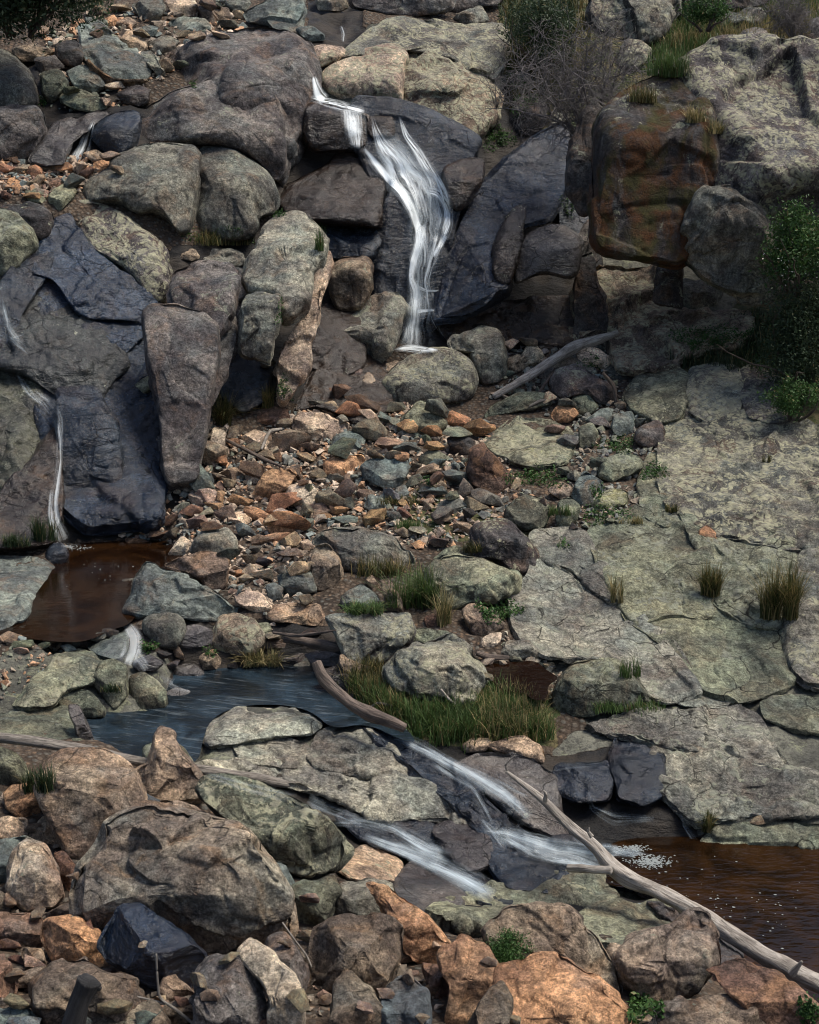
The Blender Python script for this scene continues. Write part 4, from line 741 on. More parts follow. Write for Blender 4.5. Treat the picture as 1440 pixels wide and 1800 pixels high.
rock|wet|d|.1|r.2 t.5 v1.4|535,1150 570,1142 600,1152 592,1172 550,1170|dark angular stone below the rotten log
rock|rust|b|.1|r.2 t.4|600,1150 625,1162 650,1172 640,1190 610,1186 596,1168|shaded brown stone under the flat-topped slab boulder
rock|slate|s|.1|r.2 t.5 v.8|430,1130 452,1120 462,1140 445,1158 428,1150|small grey stone right of the knobbly brown rock
'''
CAT = dict(boulder='boulder', rock='rock', rock_slab='rock slab', bedrock_slab='bedrock', ledge='rock ledge', cliff_face='cliff face')
import re as _re
def parse_opt(s):
    d = {}
    for w in s.split():
        m = _re.match(r'(db|dt|bk|st|sf|[A-Za-z])(-?[\d.]*)$', w); d[m.group(1)] = float(m.group(2)) if m.group(2) else 1
    return d
for ln in ROCKS.strip().split('\n'):
    kind, mat, col, li, op, po, lab = ln.split('|')
    rock(kind, mat, col, float(li), parse_opt(op), pp(po), lab, CAT[kind])
# ---------------------------------------------------------------- loose stones of the scree
import bmesh
def sight(px, py, off=0.0):                   # first solid surface met along a sight line
    d = Vector(P(px, py, 1.0)).normalized(); h = TREE.ray_cast(Vector((0, 0, 0)), d, 90)
    return (np.array(h[0]) - np.array(d) * off, np.array(h[1])) if h[0] else (P(px, py, 30.), np.array([0, -1, 0]))
def build_tree():
    V = np.vstack(BV); tr = []
    for f in BF:
        if f.shape[1] == 4: tr.append(f[:, [0, 1, 2]]); tr.append(f[:, [0, 2, 3]])
        else: tr.append(f)
    return BVHTree.FromPolygons(V.tolist(), np.concatenate(tr).tolist())
TREE = build_tree()
def stone_mesh(seed, n=13, rnd=.3):
    rg = np.random.RandomState(seed); bm = bmesh.new()
    p = rg.normal(0, 1, (n, 3)); p /= np.linalg.norm(p, axis=1, keepdims=True); p *= rg.uniform(.8, 1.08, (n, 1)) * np.array([1, .85, .72])
    for q in p: bm.verts.new(q)
    r = bmesh.ops.convex_hull(bm, input=bm.verts)
    bmesh.ops.delete(bm, geom=[g for g in r['geom_interior'] if isinstance(g, bmesh.types.BMVert)], context='VERTS')
    bmesh.ops.dissolve_limit(bm, angle_limit=.25, verts=bm.verts, edges=bm.edges)
    bmesh.ops.bevel(bm, geom=list(bm.edges), offset=.03 + .06 * rnd, segments=2, affect='EDGES', profile=.6)
    bmesh.ops.triangulate(bm, faces=bm.faces)
    bmesh.ops.subdivide_edges(bm, edges=[e for e in bm.edges if e.calc_length() > .35], cuts=2, use_grid_fill=True)
    bmesh.ops.triangulate(bm, faces=bm.faces)
    V = np.array([v.co[:] for v in bm.verts]); Fs = np.array([[v.index for v in f.verts] for f in bm.faces]); bm.free()
    V = V * (1 + .045 * fbm(V * 1.8 + seed * 3.1, 3, seed)[:, None]) + .018 * fbm(V * 6 + seed, 2, seed + 5)[:, None]
    return V, Fs
PROTO = [stone_mesh(s, 9 + s % 8, (s % 5) / 5) for s in range(36)]
PM = {}
def proto(i, mat):
    if (i, mat) not in PM:
        V, Fs = PROTO[i]; me = bpy.data.meshes.new('stone'); me.from_pydata(V.tolist(), [], Fs.tolist()); me.update()
        me.polygons.foreach_set('use_smooth', np.ones(len(me.polygons), bool)); me.set_sharp_from_angle(angle=math.radians(38)); me.materials.append(M[mat]); PM[(i, mat)] = me
    return PM[(i, mat)]
MARKS = [(755, 670, 'the oval lichened boulder'), (675, 835, 'the heart-shaped slate'), (605, 820, 'the flat orange rock'), (860, 820, 'the dark purple wedge'), (930, 770, 'the large flat lichened rock'),
 (562, 752, 'the pale pinkish block'), (480, 860, 'the long tan-orange rock'), (530, 872, 'the cream rounded rock'), (640, 965, 'the broad grey boulder'), (380, 955, 'the rounded grey boulder'),
 (885, 960, 'the dark lichened boulder'), (830, 1015, 'the big grey-green boulder'), (325, 1045, 'the tilted slate slab'), (485, 732, 'the glossy red-brown stone'), (445, 1060, 'the rust-veined cream rock'),
 (575, 1000, 'the smooth brown upright stone'), (640, 580, 'the big leaning boulder'), (850, 630, 'the hooked boulder'), (1020, 680, 'the purple-grey boulder'), (1000, 630, 'the pale log'), (1095, 745, 'the upright pale slate'),
 (1030, 860, 'the red-blotched grey rock'), (930, 900, 'the flat pale rock'), (200, 100, 'the big tilted slab'), (330, 45, 'the cream block'), (475, 30, 'the broad light boulder'), (150, 180, 'the flat-topped rock'),
 (25, 325, 'the flat-topped tan stone'), (180, 293, 'the orange trickle stone'), (95, 322, 'the dark red-brown block'), (160, 1400, 'the orange-banded boulder'), (290, 1360, 'the pyramid boulder'), (320, 1560, 'the giant mottled boulder'),
 (270, 1670, 'the blue-black rock'), (60, 1540, 'the sandy boulder'), (130, 1660, 'the green-topped ochre block'), (150, 1740, 'the charred stump'), (410, 1750, 'the purple-brown boulder'), (500, 1750, 'the squared column'),
 (630, 1680, 'the chipped brown boulder'), (720, 1620, 'the red-streaked ridge'), (825, 1720, 'the tall ochre boulder'), (890, 1660, 'the round shrub'), (990, 1750, 'the bright orange boulder'), (1160, 1690, 'the pinkish-grey boulder'),
 (1250, 1790, 'the ochre-rimmed boulder'), (770, 1180, 'the speckled many-sided boulder'), (650, 1110, 'the flat-topped slab boulder'), (1050, 1210, 'the grassy green-grey boulder'), (900, 1180, 'the right brown puddle'),
 (40, 1150, 'the brown pool outlet'), (110, 1200, 'the lobed bedrock'), (1245, 945, 'the lone orange stone'), (360, 790, 'the left cliff foot'), (250, 960, 'the far pool shore'), (1240, 1440, 'the pool-side grass'), (420, 1120, 'the knobbly brown rock')]
_used = {}
def stone_label(px, py, w, cn, shp):
    d = [(math.hypot(px - m[0], (py - m[1])), m) for m in MARKS]; d.sort(key=lambda t: t[0]); m = d[0][1]
    dx, dy = px - m[0], py - m[1]
    a = math.degrees(math.atan2(-dy, dx)) % 360
    wh = ['right of', 'above and right of', 'above', 'above and left of', 'left of', 'below and left of', 'below', 'below and right of'][int((a + 22.5) // 45) % 8]
    sz = 'tiny' if w < 16 else 'small' if w < 26 else 'middling' if w < 40 else 'large'
    base = (sz, cn, shp, wh, m[2]); _used[base] = _used.get(base, 0) + 1; k = _used[base]
    return f'{sz} {cn} {shp} stone {wh} {m[2]}' + ('' if k == 1 else [', next one out', ', third one out', ', fourth one out', ', fifth one out', ', sixth one out'][min(k - 2, 4)])
SHP = ['angular', 'blocky', 'flat', 'wedge-shaped', 'rounded', 'chunky']
CN = dict(o='orange', t='tan', c='cream', r='red-brown', b='brown', s='blue-grey', g='grey', n='green-grey', d='dark grey', l='pale', p='purple-grey', G='light grey', S='slate')
MT = dict(o='rust', t='rust', c='rust', r='rust', b='rust', s='slate', g='dry', n='dry', d='slate', l='slate', p='dry', G='dry', S='slate')
_sn = 0; STONES = []
def stone(px, py, w, h, col, group, rot=None, v=1.0, seed=None):
    global _sn
    _sn += 1; rg = np.random.RandomState(4000 + _sn if seed is None else seed)
    si = rg.randint(6); shp = SHP[si]; fl = [.75, .9, .5, .65, .8, .95][si]
    pi = [k for k in range(36) if (k % 5 >= 3) == (shp == 'rounded')]; pi = pi[rg.randint(len(pi))]
    p, nrm = sight(px, py + h * .38); s = p[1] / F * 1.04; hw = w * s / 2; hh = h * s / 2
    o = bpy.data.objects.new('stone', proto(pi, MT[col])); COL.objects.link(o)
    o.rotation_euler = (rg.uniform(-.5, .5), rg.uniform(-.45, .45) if rot is None else rot, rg.uniform(0, 6.28) if rot is None else rg.choice([0, 3.14]) + rg.uniform(-.3, .3))
    o.scale = (hw * 1.55, hw * rg.uniform(1.0, 1.3), max(hh * 1.5, hw * fl))
    o.location = (p[0], p[1] + hw * .15, p[2] + hh * .8)
    c = np.array(PAL[col]) * rg.uniform(.85, 1.5) * v * (1 + rg.uniform(-.08, .08, 3)); o.color = (*c, .25 if col in 'gnG' else .05)
    tag(o, stone_label(px, py, w, CN[col], shp), 'stone', group); STONES.append((px, py, max(w, h) / 2)); return o
HAND = '''20,1122,34,16,t 52,1120,24,14,b 76,1136,30,16,n 104,1140,24,14,t 128,1132,26,16,g 150,1132,22,16,b 172,1122,26,18,g 195,1112,24,18,d 235,978,34,14,d 262,972,26,14,r 222,992,26,12,d 275,985,24,16,b 208,968,20,10,r 135,985,20,12,d 300,1170,30,20,d 320,1150,30,24,b 285,1150,26,18,d 405,1168,26,18,d 480,1120,30,18,b 545,1115,30,18,d 855,1165,24,14,t 875,1168,22,14,c 962,1195,22,16,t 945,1240,26,18,b 870,1215,24,16,d 905,1160,26,12,n 930,1162,20,12,c 855,1190,20,14,b
581,694,46,28,r 581,718,38,24,t 614,721,34,30,o 640,711,46,30,r 648,731,34,18,c 508,777,55,45,b 650,757,46,46,b 680,782,50,32,t 718,751,38,30,o 758,760,30,30,o 772,717,36,40,n 803,739,40,30,o 841,755,48,32,o 796,760,48,22,g
616,790,58,28,n 712,788,46,28,s 534,832,40,30,b 581,881,46,40,b 595,899,34,18,o 611,861,36,36,b 628,884,42,26,n 496,885,50,36,o 524,897,38,26,b 505,916,60,36,o 657,911,38,28,o 605,914,46,16,s 779,906,32,32,g 810,908,36,28,d 723,847,32,24,g
748,829,36,26,t 760,815,40,16,s 758,861,44,18,s 800,842,44,34,s 822,857,30,34,l 859,878,46,30,g 831,888,42,34,b 708,803,24,14,o 375,800,40,48,b 340,838,70,40,s 365,870,36,34,c 412,835,44,24,t 395,850,30,22,b 445,826,40,30,b 420,880,34,24,o
455,905,44,24,o 480,915,36,22,t 400,905,40,26,b 340,900,34,24,r 370,925,36,22,r 300,915,30,22,r 275,940,40,24,r 240,955,50,18,r 310,935,30,24,b 350,918,30,30,b 430,935,40,30,s 460,950,36,24,t 490,945,38,22,o 405,975,34,30,g 440,985,30,26,b 470,985,32,24,d
510,975,34,24,b 525,1000,30,28,t 465,1010,40,26,b 500,905,30,18,c 545,905,40,18,t 560,835,26,22,b 470,800,34,26,t 440,790,36,24,b 500,805,30,22,o 535,805,34,18,t 545,785,26,20,b 590,842,30,20,b 690,905,34,22,g 740,890,30,18,b 820,930,40,20,t
720,760,30,22,s 745,775,26,20,n 660,800,28,18,b 690,800,24,18,t 1090,715,26,18,b 960,700,28,20,c 905,610,30,24,c 930,600,26,20,b 1055,745,30,22,g 1000,775,28,24,g 975,755,30,20,b 995,830,28,22,n 965,880,26,22,b 1000,925,22,16,d 470,640,20,16,b
12,300,26,20,o 35,300,24,18,t 60,303,30,22,o 85,296,28,20,b 110,295,26,20,o 130,300,30,22,t 150,305,24,20,r 70,320,26,20,t 55,345,24,16,o 130,320,26,24,s 210,300,24,16,b 195,275,26,16,t 245,266,12,12,t 215,308,18,12,r
290,118,22,26,t 320,115,30,22,n 350,20,24,18,b 180,20,24,20,b 215,15,26,20,t 230,30,18,16,s 170,60,20,16,b 345,65,26,14,c 385,62,26,14,c 405,45,26,16,n 420,28,20,16,t 320,62,22,12,t 250,60,24,18,b
70,1120,26,16,n 30,1120,20,14,t 45,1135,40,20,n 90,1130,22,14,t 110,1118,34,10,c 12,1110,22,14,o 30,1100,14,12,o 50,1110,14,12,b 38,1145,24,12,t 5,1200,20,16,o 118,1140,24,12,s 15,1130,20,14,b
945,1215,24,24,c 960,1225,20,20,t 975,1150,16,10,l 955,1140,18,12,l 965,1170,20,12,c 990,1160,18,10,G 1000,1172,16,10,l 940,1170,16,12,c 1275,1435,18,12,n 1290,1440,14,10,t 1325,1442,44,14,t 1265,1450,16,14,o 1285,1405,12,12,o 1330,1432,20,8,s
60,1455,24,20,b 105,1380,20,18,t 545,1580,30,24,t 540,1645,36,30,b 570,1755,30,26,b 640,1770,30,24,b 470,1800,30,26,r 500,1660,24,22,b 740,1790,26,26,b 760,1740,30,24,r 20,1720,50,36,b 40,1760,60,30,b 45,1800,60,30,s 15,1660,40,30,r 60,1690,40,24,t
370,1750,30,26,b 250,1790,40,26,s 130,1795,50,30,s 200,1770,50,30,b 320,1760,30,20,r 900,1790,30,22,b 1130,1790,26,20,b 165,1625,26,22,r 130,1540,22,24,b 250,1660,20,16,b 860,1690,24,18,b 770,1660,26,18,t'''
EXTRA = []
GRP = 'loose stones of the scree and boulder pile'
for w in HAND.split():
    a = w.split(',')
    if float(a[2]) < 20: EXTRA.append(a); continue
    stone(float(a[0]), float(a[1]), float(a[2]), float(a[3]), a[4], GRP, rot=random.Random(len(STONES)).uniform(-.4, .4))
def covered(x, y, grow=0):
    for q in POLYS:
        if q[:, 0].min() - 5 < x < q[:, 0].max() + 5 and q[:, 1].min() - 5 < y < q[:, 1].max() + 5 and inpoly(np.array([x]), np.array([y]), q)[0]: return True
    return False
ZN = [('375,735 440,770 560,700 700,705 860,745 900,830 965,915 880,945 760,975 560,925 545,1060 480,1100 420,1060 330,950 220,965 205,930 280,870 345,800', 'oootttrcbc', 'sgsntgbGtc', 18, 36, 60),
 ('880,590 1085,600 1090,700 1168,770 1165,900 1030,945 965,930 1000,850 1010,740 860,705', 'gnbtgs', 'gnbgps', 16, 30, 10),
 ('-30,288 60,280 220,265 230,300 160,335 100,350 -30,352', 'ottbrs', 'ottbrs', 16, 28, 5), ('60,60 210,10 430,0 430,60 330,80 290,140 200,190 70,180', 'tbcosn', 'tbcosn', 16, 28, 8),
 ('-20,1380 240,1400 340,1500 480,1560 600,1650 770,1660 880,1710 1100,1740 1440,1760 1440,1820 -20,1820', 'btrrb', 'brtb', 26, 46, 10)]
rg_ = np.random.RandomState(77)
for zp, cl, cr_, s0, s1, cnt in ZN:
    zq = np.array(pp(zp)); x0, y0 = zq.min(0); x1, y1 = zq.max(0); k = 0; tries = 0
    while k < cnt and tries < 6000:
        tries += 1; x = rg_.uniform(x0, x1); y = rg_.uniform(y0, y1); w = rg_.uniform(s0, s1)
        if not inpoly(np.array([x]), np.array([y]), zq)[0] or covered(x, y): continue
        if any(math.hypot(x - a, y - b) < (w / 2 + c) * .52 for a, b, c in STONES): continue
        fr = (x - 420) / 350 if s0 < 16 and cnt > 50 else .5
        pal = cr_ if rg_.uniform(0, 1) < fr else cl
        stone(x, y, w, w * rg_.uniform(.6, .85), pal[rg_.randint(len(pal))], GRP); k += 1
# small rubble nobody could count: one object
VV, FF, CC, o_ = [], [], [], 0
NZ = [(z[0], z[1] + z[2], n) for z, n in zip(ZN, (4200, 1100, 700, 700, 700))] + [('-30,1095 60,1100 150,1150 60,1210 -30,1235', 'otbsn', 160), ('835,1100 960,1125 1015,1160 960,1245 900,1160', 'lcgtn', 160), ('1240,1420 1340,1420 1380,1450 1250,1460', 'tgn', 50), ('280,930 480,1040 480,1110 300,990', 'ttbg', 120)]
cand = []
for zp, pal, n in NZ:
    zq = np.array(pp(zp)); x0, y0 = zq.min(0); x1, y1 = zq.max(0); x = rg_.uniform(x0, x1, n * 3); y = rg_.uniform(y0, y1, n * 3); ok = inpoly(x, y, zq); x = x[ok][:n]; y = y[ok][:n]
    for a, b in zip(x, y): cand.append((a, b, pal))
LOWP = [stone_mesh(100 + s, 8, .1) for s in range(6)]
_lp = []
for s in range(10):
    bm = bmesh.new(); r_ = np.random.RandomState(s); q = r_.normal(0, 1, (9, 3)); q /= np.linalg.norm(q, axis=1, keepdims=True)
    for v_ in q: bm.verts.new(v_)
    bmesh.ops.convex_hull(bm, input=bm.verts); bm.verts.index_update(); bmesh.ops.triangulate(bm, faces=bm.faces); bm.verts.ensure_lookup_table(); bm.verts.index_update()
    _lp.append((np.array([v_.co[:] for v_ in bm.verts]), np.array([[v_.index for v_ in f.verts] for f in bm.faces]))); bm.free()
cand = [(x, y, p, None) for x, y, p in cand] + [(float(e[0]), float(e[1]), e[4], float(e[2])) for e in EXTRA]
for a, b, pal, fw in cand:
    Y = float(HY(a, b)); p = P(a, b, Y); z = float(zat(np.array([p[0]]), np.array([p[1]]), GZ)[0]); w = (fw or (rg_.uniform(5, 15) if rg_.uniform() < .8 else rg_.uniform(14, 26))) * (1 if b < 1350 else 1.5) * Y / F / 2
    V0, F0 = _lp[rg_.randint(10)]; an = rg_.uniform(0, 6.28, 3); ca, sa = math.cos(an[0]), math.sin(an[0]); cb, sb = math.cos(an[1] * .15), math.sin(an[1] * .15)
    R1 = np.array([[ca, -sa, 0], [sa, ca, 0], [0, 0, 1]]); R2 = np.array([[1, 0, 0], [0, cb, -sb], [0, sb, cb]])
    V1 = (V0 * np.array([1, rg_.uniform(.6, .9), rg_.uniform(.4, .7)]) * w) @ R1.T @ R2.T + np.array([p[0], p[1], z + w * .35])
    VV.append(V1); FF.append(F0 + o_); o_ += len(V1); c = np.array(PAL[pal[rg_.randint(len(pal))]]) * rg_.uniform(.7, 1.3); CC.append(np.tile(np.r_[c, 1], (len(V1), 1)))
def rubble_mat():
    k = NB('rubble'); at = k.n('Attribute', attribute_name='tone'); tc = k.n('TexCoord'); v = tc.outputs['Object']
    c = k.mix(k.math('MULTIPLY', k.ramp(k.noise(v, 22, 5, .7), .42, .62), .6), at.outputs['Color'], (.04,.034,.03)); k.L.new(c, k.b.inputs['Base Color']); k.b.inputs['Roughness'].default_value = .9
    k.L.new(k.bump(k.noise(v, 30, 5, .7), .7, .03), k.b.inputs['Normal']); return k.m
rub = mesh_obj('rubble', np.vstack(VV), np.vstack(FF).astype(np.int32), rubble_mat(), smooth=False); tag(rub, kind='stuff')
_ca = rub.data.color_attributes.new('tone', 'FLOAT_COLOR', 'POINT'); _ca.data.foreach_set('color', np.vstack(CC).ravel().astype(np.float32))
# ---------------------------------------------------------------- water
def flat_water(name, poly, z, col, ripple=1.0, bed=(.03,.012,.004), rough=.07, streak=0., flow=0.):
    b = chaikin(poly + (poly - poly.mean(0)) * .02, 3); 
    from mathutils.geometry import tessellate_polygon
    q = np.array(tessellate_polygon([[Vector((float(a[0]), float(a[1]), z)) for a in b]])); V = np.c_[b, np.full(len(b), z)]
    n_ = np.cross(V[q[:, 1]] - V[q[:, 0]], V[q[:, 2]] - V[q[:, 0]])[:, 2]; q[n_ < 0] = q[n_ < 0][:, ::-1]
    k = NB(name + '_surface'); tc = k.n('TexCoord'); v = tc.outputs['Object']
    c = k.mix(k.ramp(k.noise(v, 1.4, 5, .6, 1.0), .35, .68), bed, col)
    if streak:
        rt = k.n('Mapping'); k.L.new(v, rt.inputs[0]); rt.inputs['Rotation'].default_value = (0, 0, flow); sv = k.scalev(rt.outputs[0], (1.2, 9, 1))
        c = k.mix(k.math('MULTIPLY', k.ramp(k.noise(sv, 1.6, 5, .65, .4), .52, .72), streak), c, (.45,.52,.55))
    k.L.new(c, k.b.inputs['Base Color']); k.b.inputs['Roughness'].default_value = rough; k.b.inputs['IOR'].default_value = 1.33
    k.L.new(k.bump(k.noise(k.scalev(v, (1, 2.5, 1)), 6, 3, .5), .25 * ripple, .02), k.b.inputs['Normal'])
    o = mesh_obj(name, V, q.astype(np.int32), k.m); tag(o, kind='structure'); return o
flat_water('pool_water', POOL_UP, Z_UP, (.018,.008,.003), .5, (.006,.0025,.001))
flat_water('stream_water', POOL_MID, Z_MID, (.02,.034,.048), 1.8, (.006,.009,.012), .14, .12, .3)
flat_water('brown_pool_water', POOL_LOW, Z_LOW, (.024,.011,.004), 1.2, (.007,.0035,.0015), .08)
flat_water('puddle_water', POOL_SIDE, -6.22, (.007,.003,.0012), .6, (.01,.004,.002))
def resample(pts, n):
    a = np.array(pts, float); L = np.r_[0, np.cumsum(np.hypot(*np.diff(a[:, :2], axis=0).T))]; t = np.linspace(0, L[-1], n)
    # smooth Catmull-like by dense linear + blur
    r = np.stack([np.interp(t, L, a[:, i]) for i in range(a.shape[1])], -1)
    for _ in range(6): r[1:-1] = (r[:-2] + 2 * r[1:-1] + r[2:]) / 4
    return r
def silk(name, uscale, dens, edge=.25, col=(.80,.86,.88), lo=.36, hi=.66):
    k = NB(name); uv = k.n('UVMap'); sp = k.n('SeparateXYZ'); k.L.new(uv.outputs[0], sp.inputs[0]); u = sp.outputs[0]; v = sp.outputs[1]
    cx = k.n('CombineXYZ'); oi = k.n('ObjectInfo'); nw = k.n('TexNoise'); k.L.new(uv.outputs[0], nw.inputs['Vector']); nw.inputs['Scale'].default_value = 1.6
    uu = k.math('ADD', u, k.math('MULTIPLY', nw.outputs[0], .35)); k.set(cx.inputs[0], k.math('MULTIPLY', uu, uscale)); k.set(cx.inputs[1], k.math('MULTIPLY', v, .9)); k.set(cx.inputs[2], k.math('MULTIPLY', oi.outputs['Random'], 33.))
    n1 = k.noise(cx.outputs[0], 1.0, 6, .68); n2 = k.noise(cx.outputs[0], .35, 3, .5)
    a = k.ramp(k.math('ADD', k.math('MULTIPLY', n1, .6), k.math('MULTIPLY', n2, .4)), lo, hi)
    w = k.math('ABSOLUTE', k.math('MULTIPLY_ADD', u, 2., -1.)); ef = k.ramp(w, 1.0, 1 - edge * 2)
    sp2 = k.n('SeparateColor'); k.L.new(oi.outputs['Color'], sp2.inputs[0])
    at = k.n('Attribute', attribute_name='fade'); f = at.outputs['Fac']
    a = k.math('MULTIPLY', k.math('MULTIPLY', k.math('MULTIPLY', a, ef), dens), f, clamp=True)
    a = k.math('MULTIPLY', a, oi.outputs['Alpha'], clamp=True)
    k.L.new(a, k.b.inputs['Alpha']); k.L.new(k.mix(n1, tuple(x * .7 for x in col), col), k.b.inputs['Base Color']); k.b.inputs['Roughness'].default_value = .45
    k.L.new(k.bump(n1, .5, .04), k.b.inputs['Normal']); return k.m
SHEER = silk('thin_veil', 15, .42, .48, (.66,.76,.82), .40, .62)
SILK = silk('falling_water', 5, 1.6, .45, (.80,.86,.89), lo=.43, hi=.60); VEIL = silk('silky_stream', 3.5, 1.0, .5, (.60,.70,.76), .42, .70)
def strand(pts, off=.05, fade=1.0, smoothd=8, lift=.03):
    n = int(max(24, np.hypot(*np.diff(np.array(pts)[:, :2], axis=0).T).sum() / 3)); c = resample(pts, n); m = 11
    d = np.gradient(c[:, :2], axis=0); d /= np.linalg.norm(d, axis=1, keepdims=True) + 1e-9; nrm = np.c_[-d[:, 1], d[:, 0]]
    us = np.linspace(-1, 1, m); PX = c[:, 0:1] + nrm[:, 0:1] * us * c[:, 2:3] / 2; PY = c[:, 1:2] + nrm[:, 1:2] * us * c[:, 2:3] / 2
    Y = np.empty(PX.shape)
    for i in range(n):
        for j in range(m): Y[i, j] = sight(PX[i, j], PY[i, j])[0][1]
    lo = Y.copy()
    for _ in range(smoothd):
        Z = np.pad(Y, 1, mode='edge'); S = (Z[:-2, 1:-1] + Z[2:, 1:-1] + Z[1:-1, :-2] + Z[1:-1, 2:]) / 4; Y = np.minimum(S, lo + .0)
    Y = Y - off; V = P(PX, PY, Y).reshape(-1, 3)
    idx = np.arange(n * m).reshape(n, m); q = np.stack([idx[:-1, :-1], idx[1:, :-1], idx[1:, 1:], idx[:-1, 1:]], -1).reshape(-1, 4)
    mpp = Y.mean() / F; vl = np.r_[0, np.cumsum(np.hypot(*np.diff(c[:, :2], axis=0).T))] * mpp
    uv = np.stack(np.broadcast_arrays((us[None] + 1) / 2 * np.maximum(1, 1), vl[:, None]), -1).reshape(-1, 2)
    e = np.clip(np.minimum(np.arange(n), np.arange(n)[::-1]) / (n * .14) + .12, 0, 1) * fade
    return V, q, uv, np.repeat(e, m)
def water_obj(name, strands, mat, label=None, parent=None, off=.05, smoothd=8, dim=1.0):
    V, Q, U, E, o = [], [], [], [], 0
    for st in strands:
        f = 1.0
        if isinstance(st, tuple) and isinstance(st[1], float): st, f = st
        v, q, u, e = strand(st, off, f, smoothd); V.append(v); Q.append(q + o); U.append(u + [0, len(V) * 3.7]); E.append(e); o += len(v)
    ob = mesh_obj(name, np.vstack(V), np.vstack(Q).astype(np.int32), mat, uv=np.vstack(U)); ob.color = (1, 1, 1, dim)
    a = ob.data.attributes.new('fade', 'FLOAT', 'POINT'); a.data.foreach_set('value', np.concatenate(E).astype(np.float32)); tag(ob, kind='structure'); return ob
def w3(s): return [tuple(float(v) for v in q.split(',')) for q in s.split()]
water_obj('waterfall', [
 w3('552,134,10 556,150,16 562,168,26 572,176,26'), w3('546,172,12 570,178,20 600,186,24 640,196,20'), (w3('622,196,44 626,222,42 630,262,34'), .6), (w3('612,190,30 618,215,40 624,240,40'), .5),
 w3('655,205,5 660,228,14 668,248,26 688,275,46 705,305,54 722,340,50 735,375,34'), w3('640,262,12 656,284,20 680,312,22 706,338,26 726,372,22 736,405,16 734,440,14'),
 w3('702,205,5 714,238,14 732,262,20 752,295,26 768,322,36 778,350,40 782,385,34 776,415,24'), (w3('690,255,20 715,285,40 738,320,56 752,350,56 756,390,34'), .5),
 
 w3('748,334,16 770,338,26 786,360,24 790,392,18 780,420,18'),
 w3('742,395,26 736,430,24 726,465,22 722,490,18 732,510,20 729,540,24 724,575,30 720,606,40'), w3('722,470,14 724,500,16 730,530,18 726,575,24 722,608,44'), w3('775,410,28 766,440,24 757,470,16 750,495,14 756,515,16 757,545,10 765,568,9 775,585,6 783,598,5'),
 w3('784,412,14 774,432,14 762,452,14'), (w3('733,505,12 750,512,8 772,511,4'), .9), (w3('730,548,12 744,546,8 764,545,6'), .8), (w3('745,415,20 750,445,20 748,470,14'), .5), (w3('690,616,6 715,612,20 735,614,22 770,616,8'), .7)], SILK, off=.07)
water_obj('waterfall_veil', [w3('664,225,36 684,262,86 712,305,120 736,340,124 752,375,96 750,425,80 744,470,66 742,520,64 738,570,66 734,610,76')], SHEER, off=.12)
water_obj('thin_waterfall', [w3('100,735,10 105,770,13 105,810,13 100,850,14 95,885,16 97,915,24 112,950,34'), (w3('60,690,16 85,708,30 102,735,24 106,770,16'), .5), (w3('92,860,10 88,900,12 92,930,14'), .6), (w3('108,958,8 140,962,16 185,968,8'), .5)], SILK, off=.06, dim=.45)
water_obj('far_left_trickle', [(w3('-10,480,20 2,530,30 12,575,30 30,600,24 50,622,12'), .6), (w3('-5,585,30 20,598,26 45,590,14'), .6), (w3('30,655,10 50,690,18 75,712,10'), .5)], VEIL)
water_obj('small_cascade', [w3('200,1092,20 222,1098,28 236,1120,36 232,1145,40 222,1168,50'), (w3('232,1100,20 245,1125,26 238,1150,30 258,1178,30'), .7), (w3('280,1190,10 310,1205,24 345,1212,20 400,1215,14'), .7)], SILK, off=.05, dim=.35)
water_obj('upper_trickle', [(w3('165,212,8 158,232,12 150,256,26 138,280,34'), .8), (w3('600,45,8 606,60,12 604,74,8'), .8), (w3('150,235,10 140,262,20 128,282,20'), .5)], SILK, off=.05, dim=.8)
water_obj('lower_cascade', [(w3('690,1290,30 740,1312,30 780,1335,26 830,1362,30 880,1395,40 930,1440,40'), .75), (w3('760,1340,24 800,1365,24 830,1385,16 850,1420,14 865,1450,12'), .8),
 w3('850,1458,20 890,1460,40 940,1475,46 1000,1488,50 1060,1502,50 1120,1510,40'), w3('880,1470,30 940,1500,40 1010,1512,40 1060,1530,30'), (w3('830,1350,20 880,1375,26 930,1400,20'), .5),
 (w3('560,1225,20 600,1235,34 650,1250,30 700,1285,26'), .6), (w3('960,1352,14 1000,1345,20 1060,1340,14'), .35), (w3('1035,1392,6 1040,1420,14 1080,1440,30 1150,1440,14'), .6), (w3('1195,1430,6 1205,1455,14 1222,1480,18'), .5), w3('868,1462,10 905,1468,20 950,1480,24 1010,1490,26 1080,1496,30 1130,1508,26'), w3('1075,1496,24 1110,1500,30 1150,1516,26'), w3('845,1440,10 862,1460,24 885,1490,30')], VEIL, off=.045)
water_obj('lower_left_cascade', [w3('588,1447,14 640,1446,26 690,1460,40 740,1490,50 790,1510,44'), w3('640,1470,20 700,1490,30 770,1520,40 820,1545,50 870,1572,50'), w3('700,1490,20 760,1505,20 810,1528,26 840,1560,40'), (w3('540,1410,40 600,1432,30 640,1446,20'), .5), (w3('360,1360,14 440,1385,24 520,1405,26'), .4)], VEIL, off=.045)
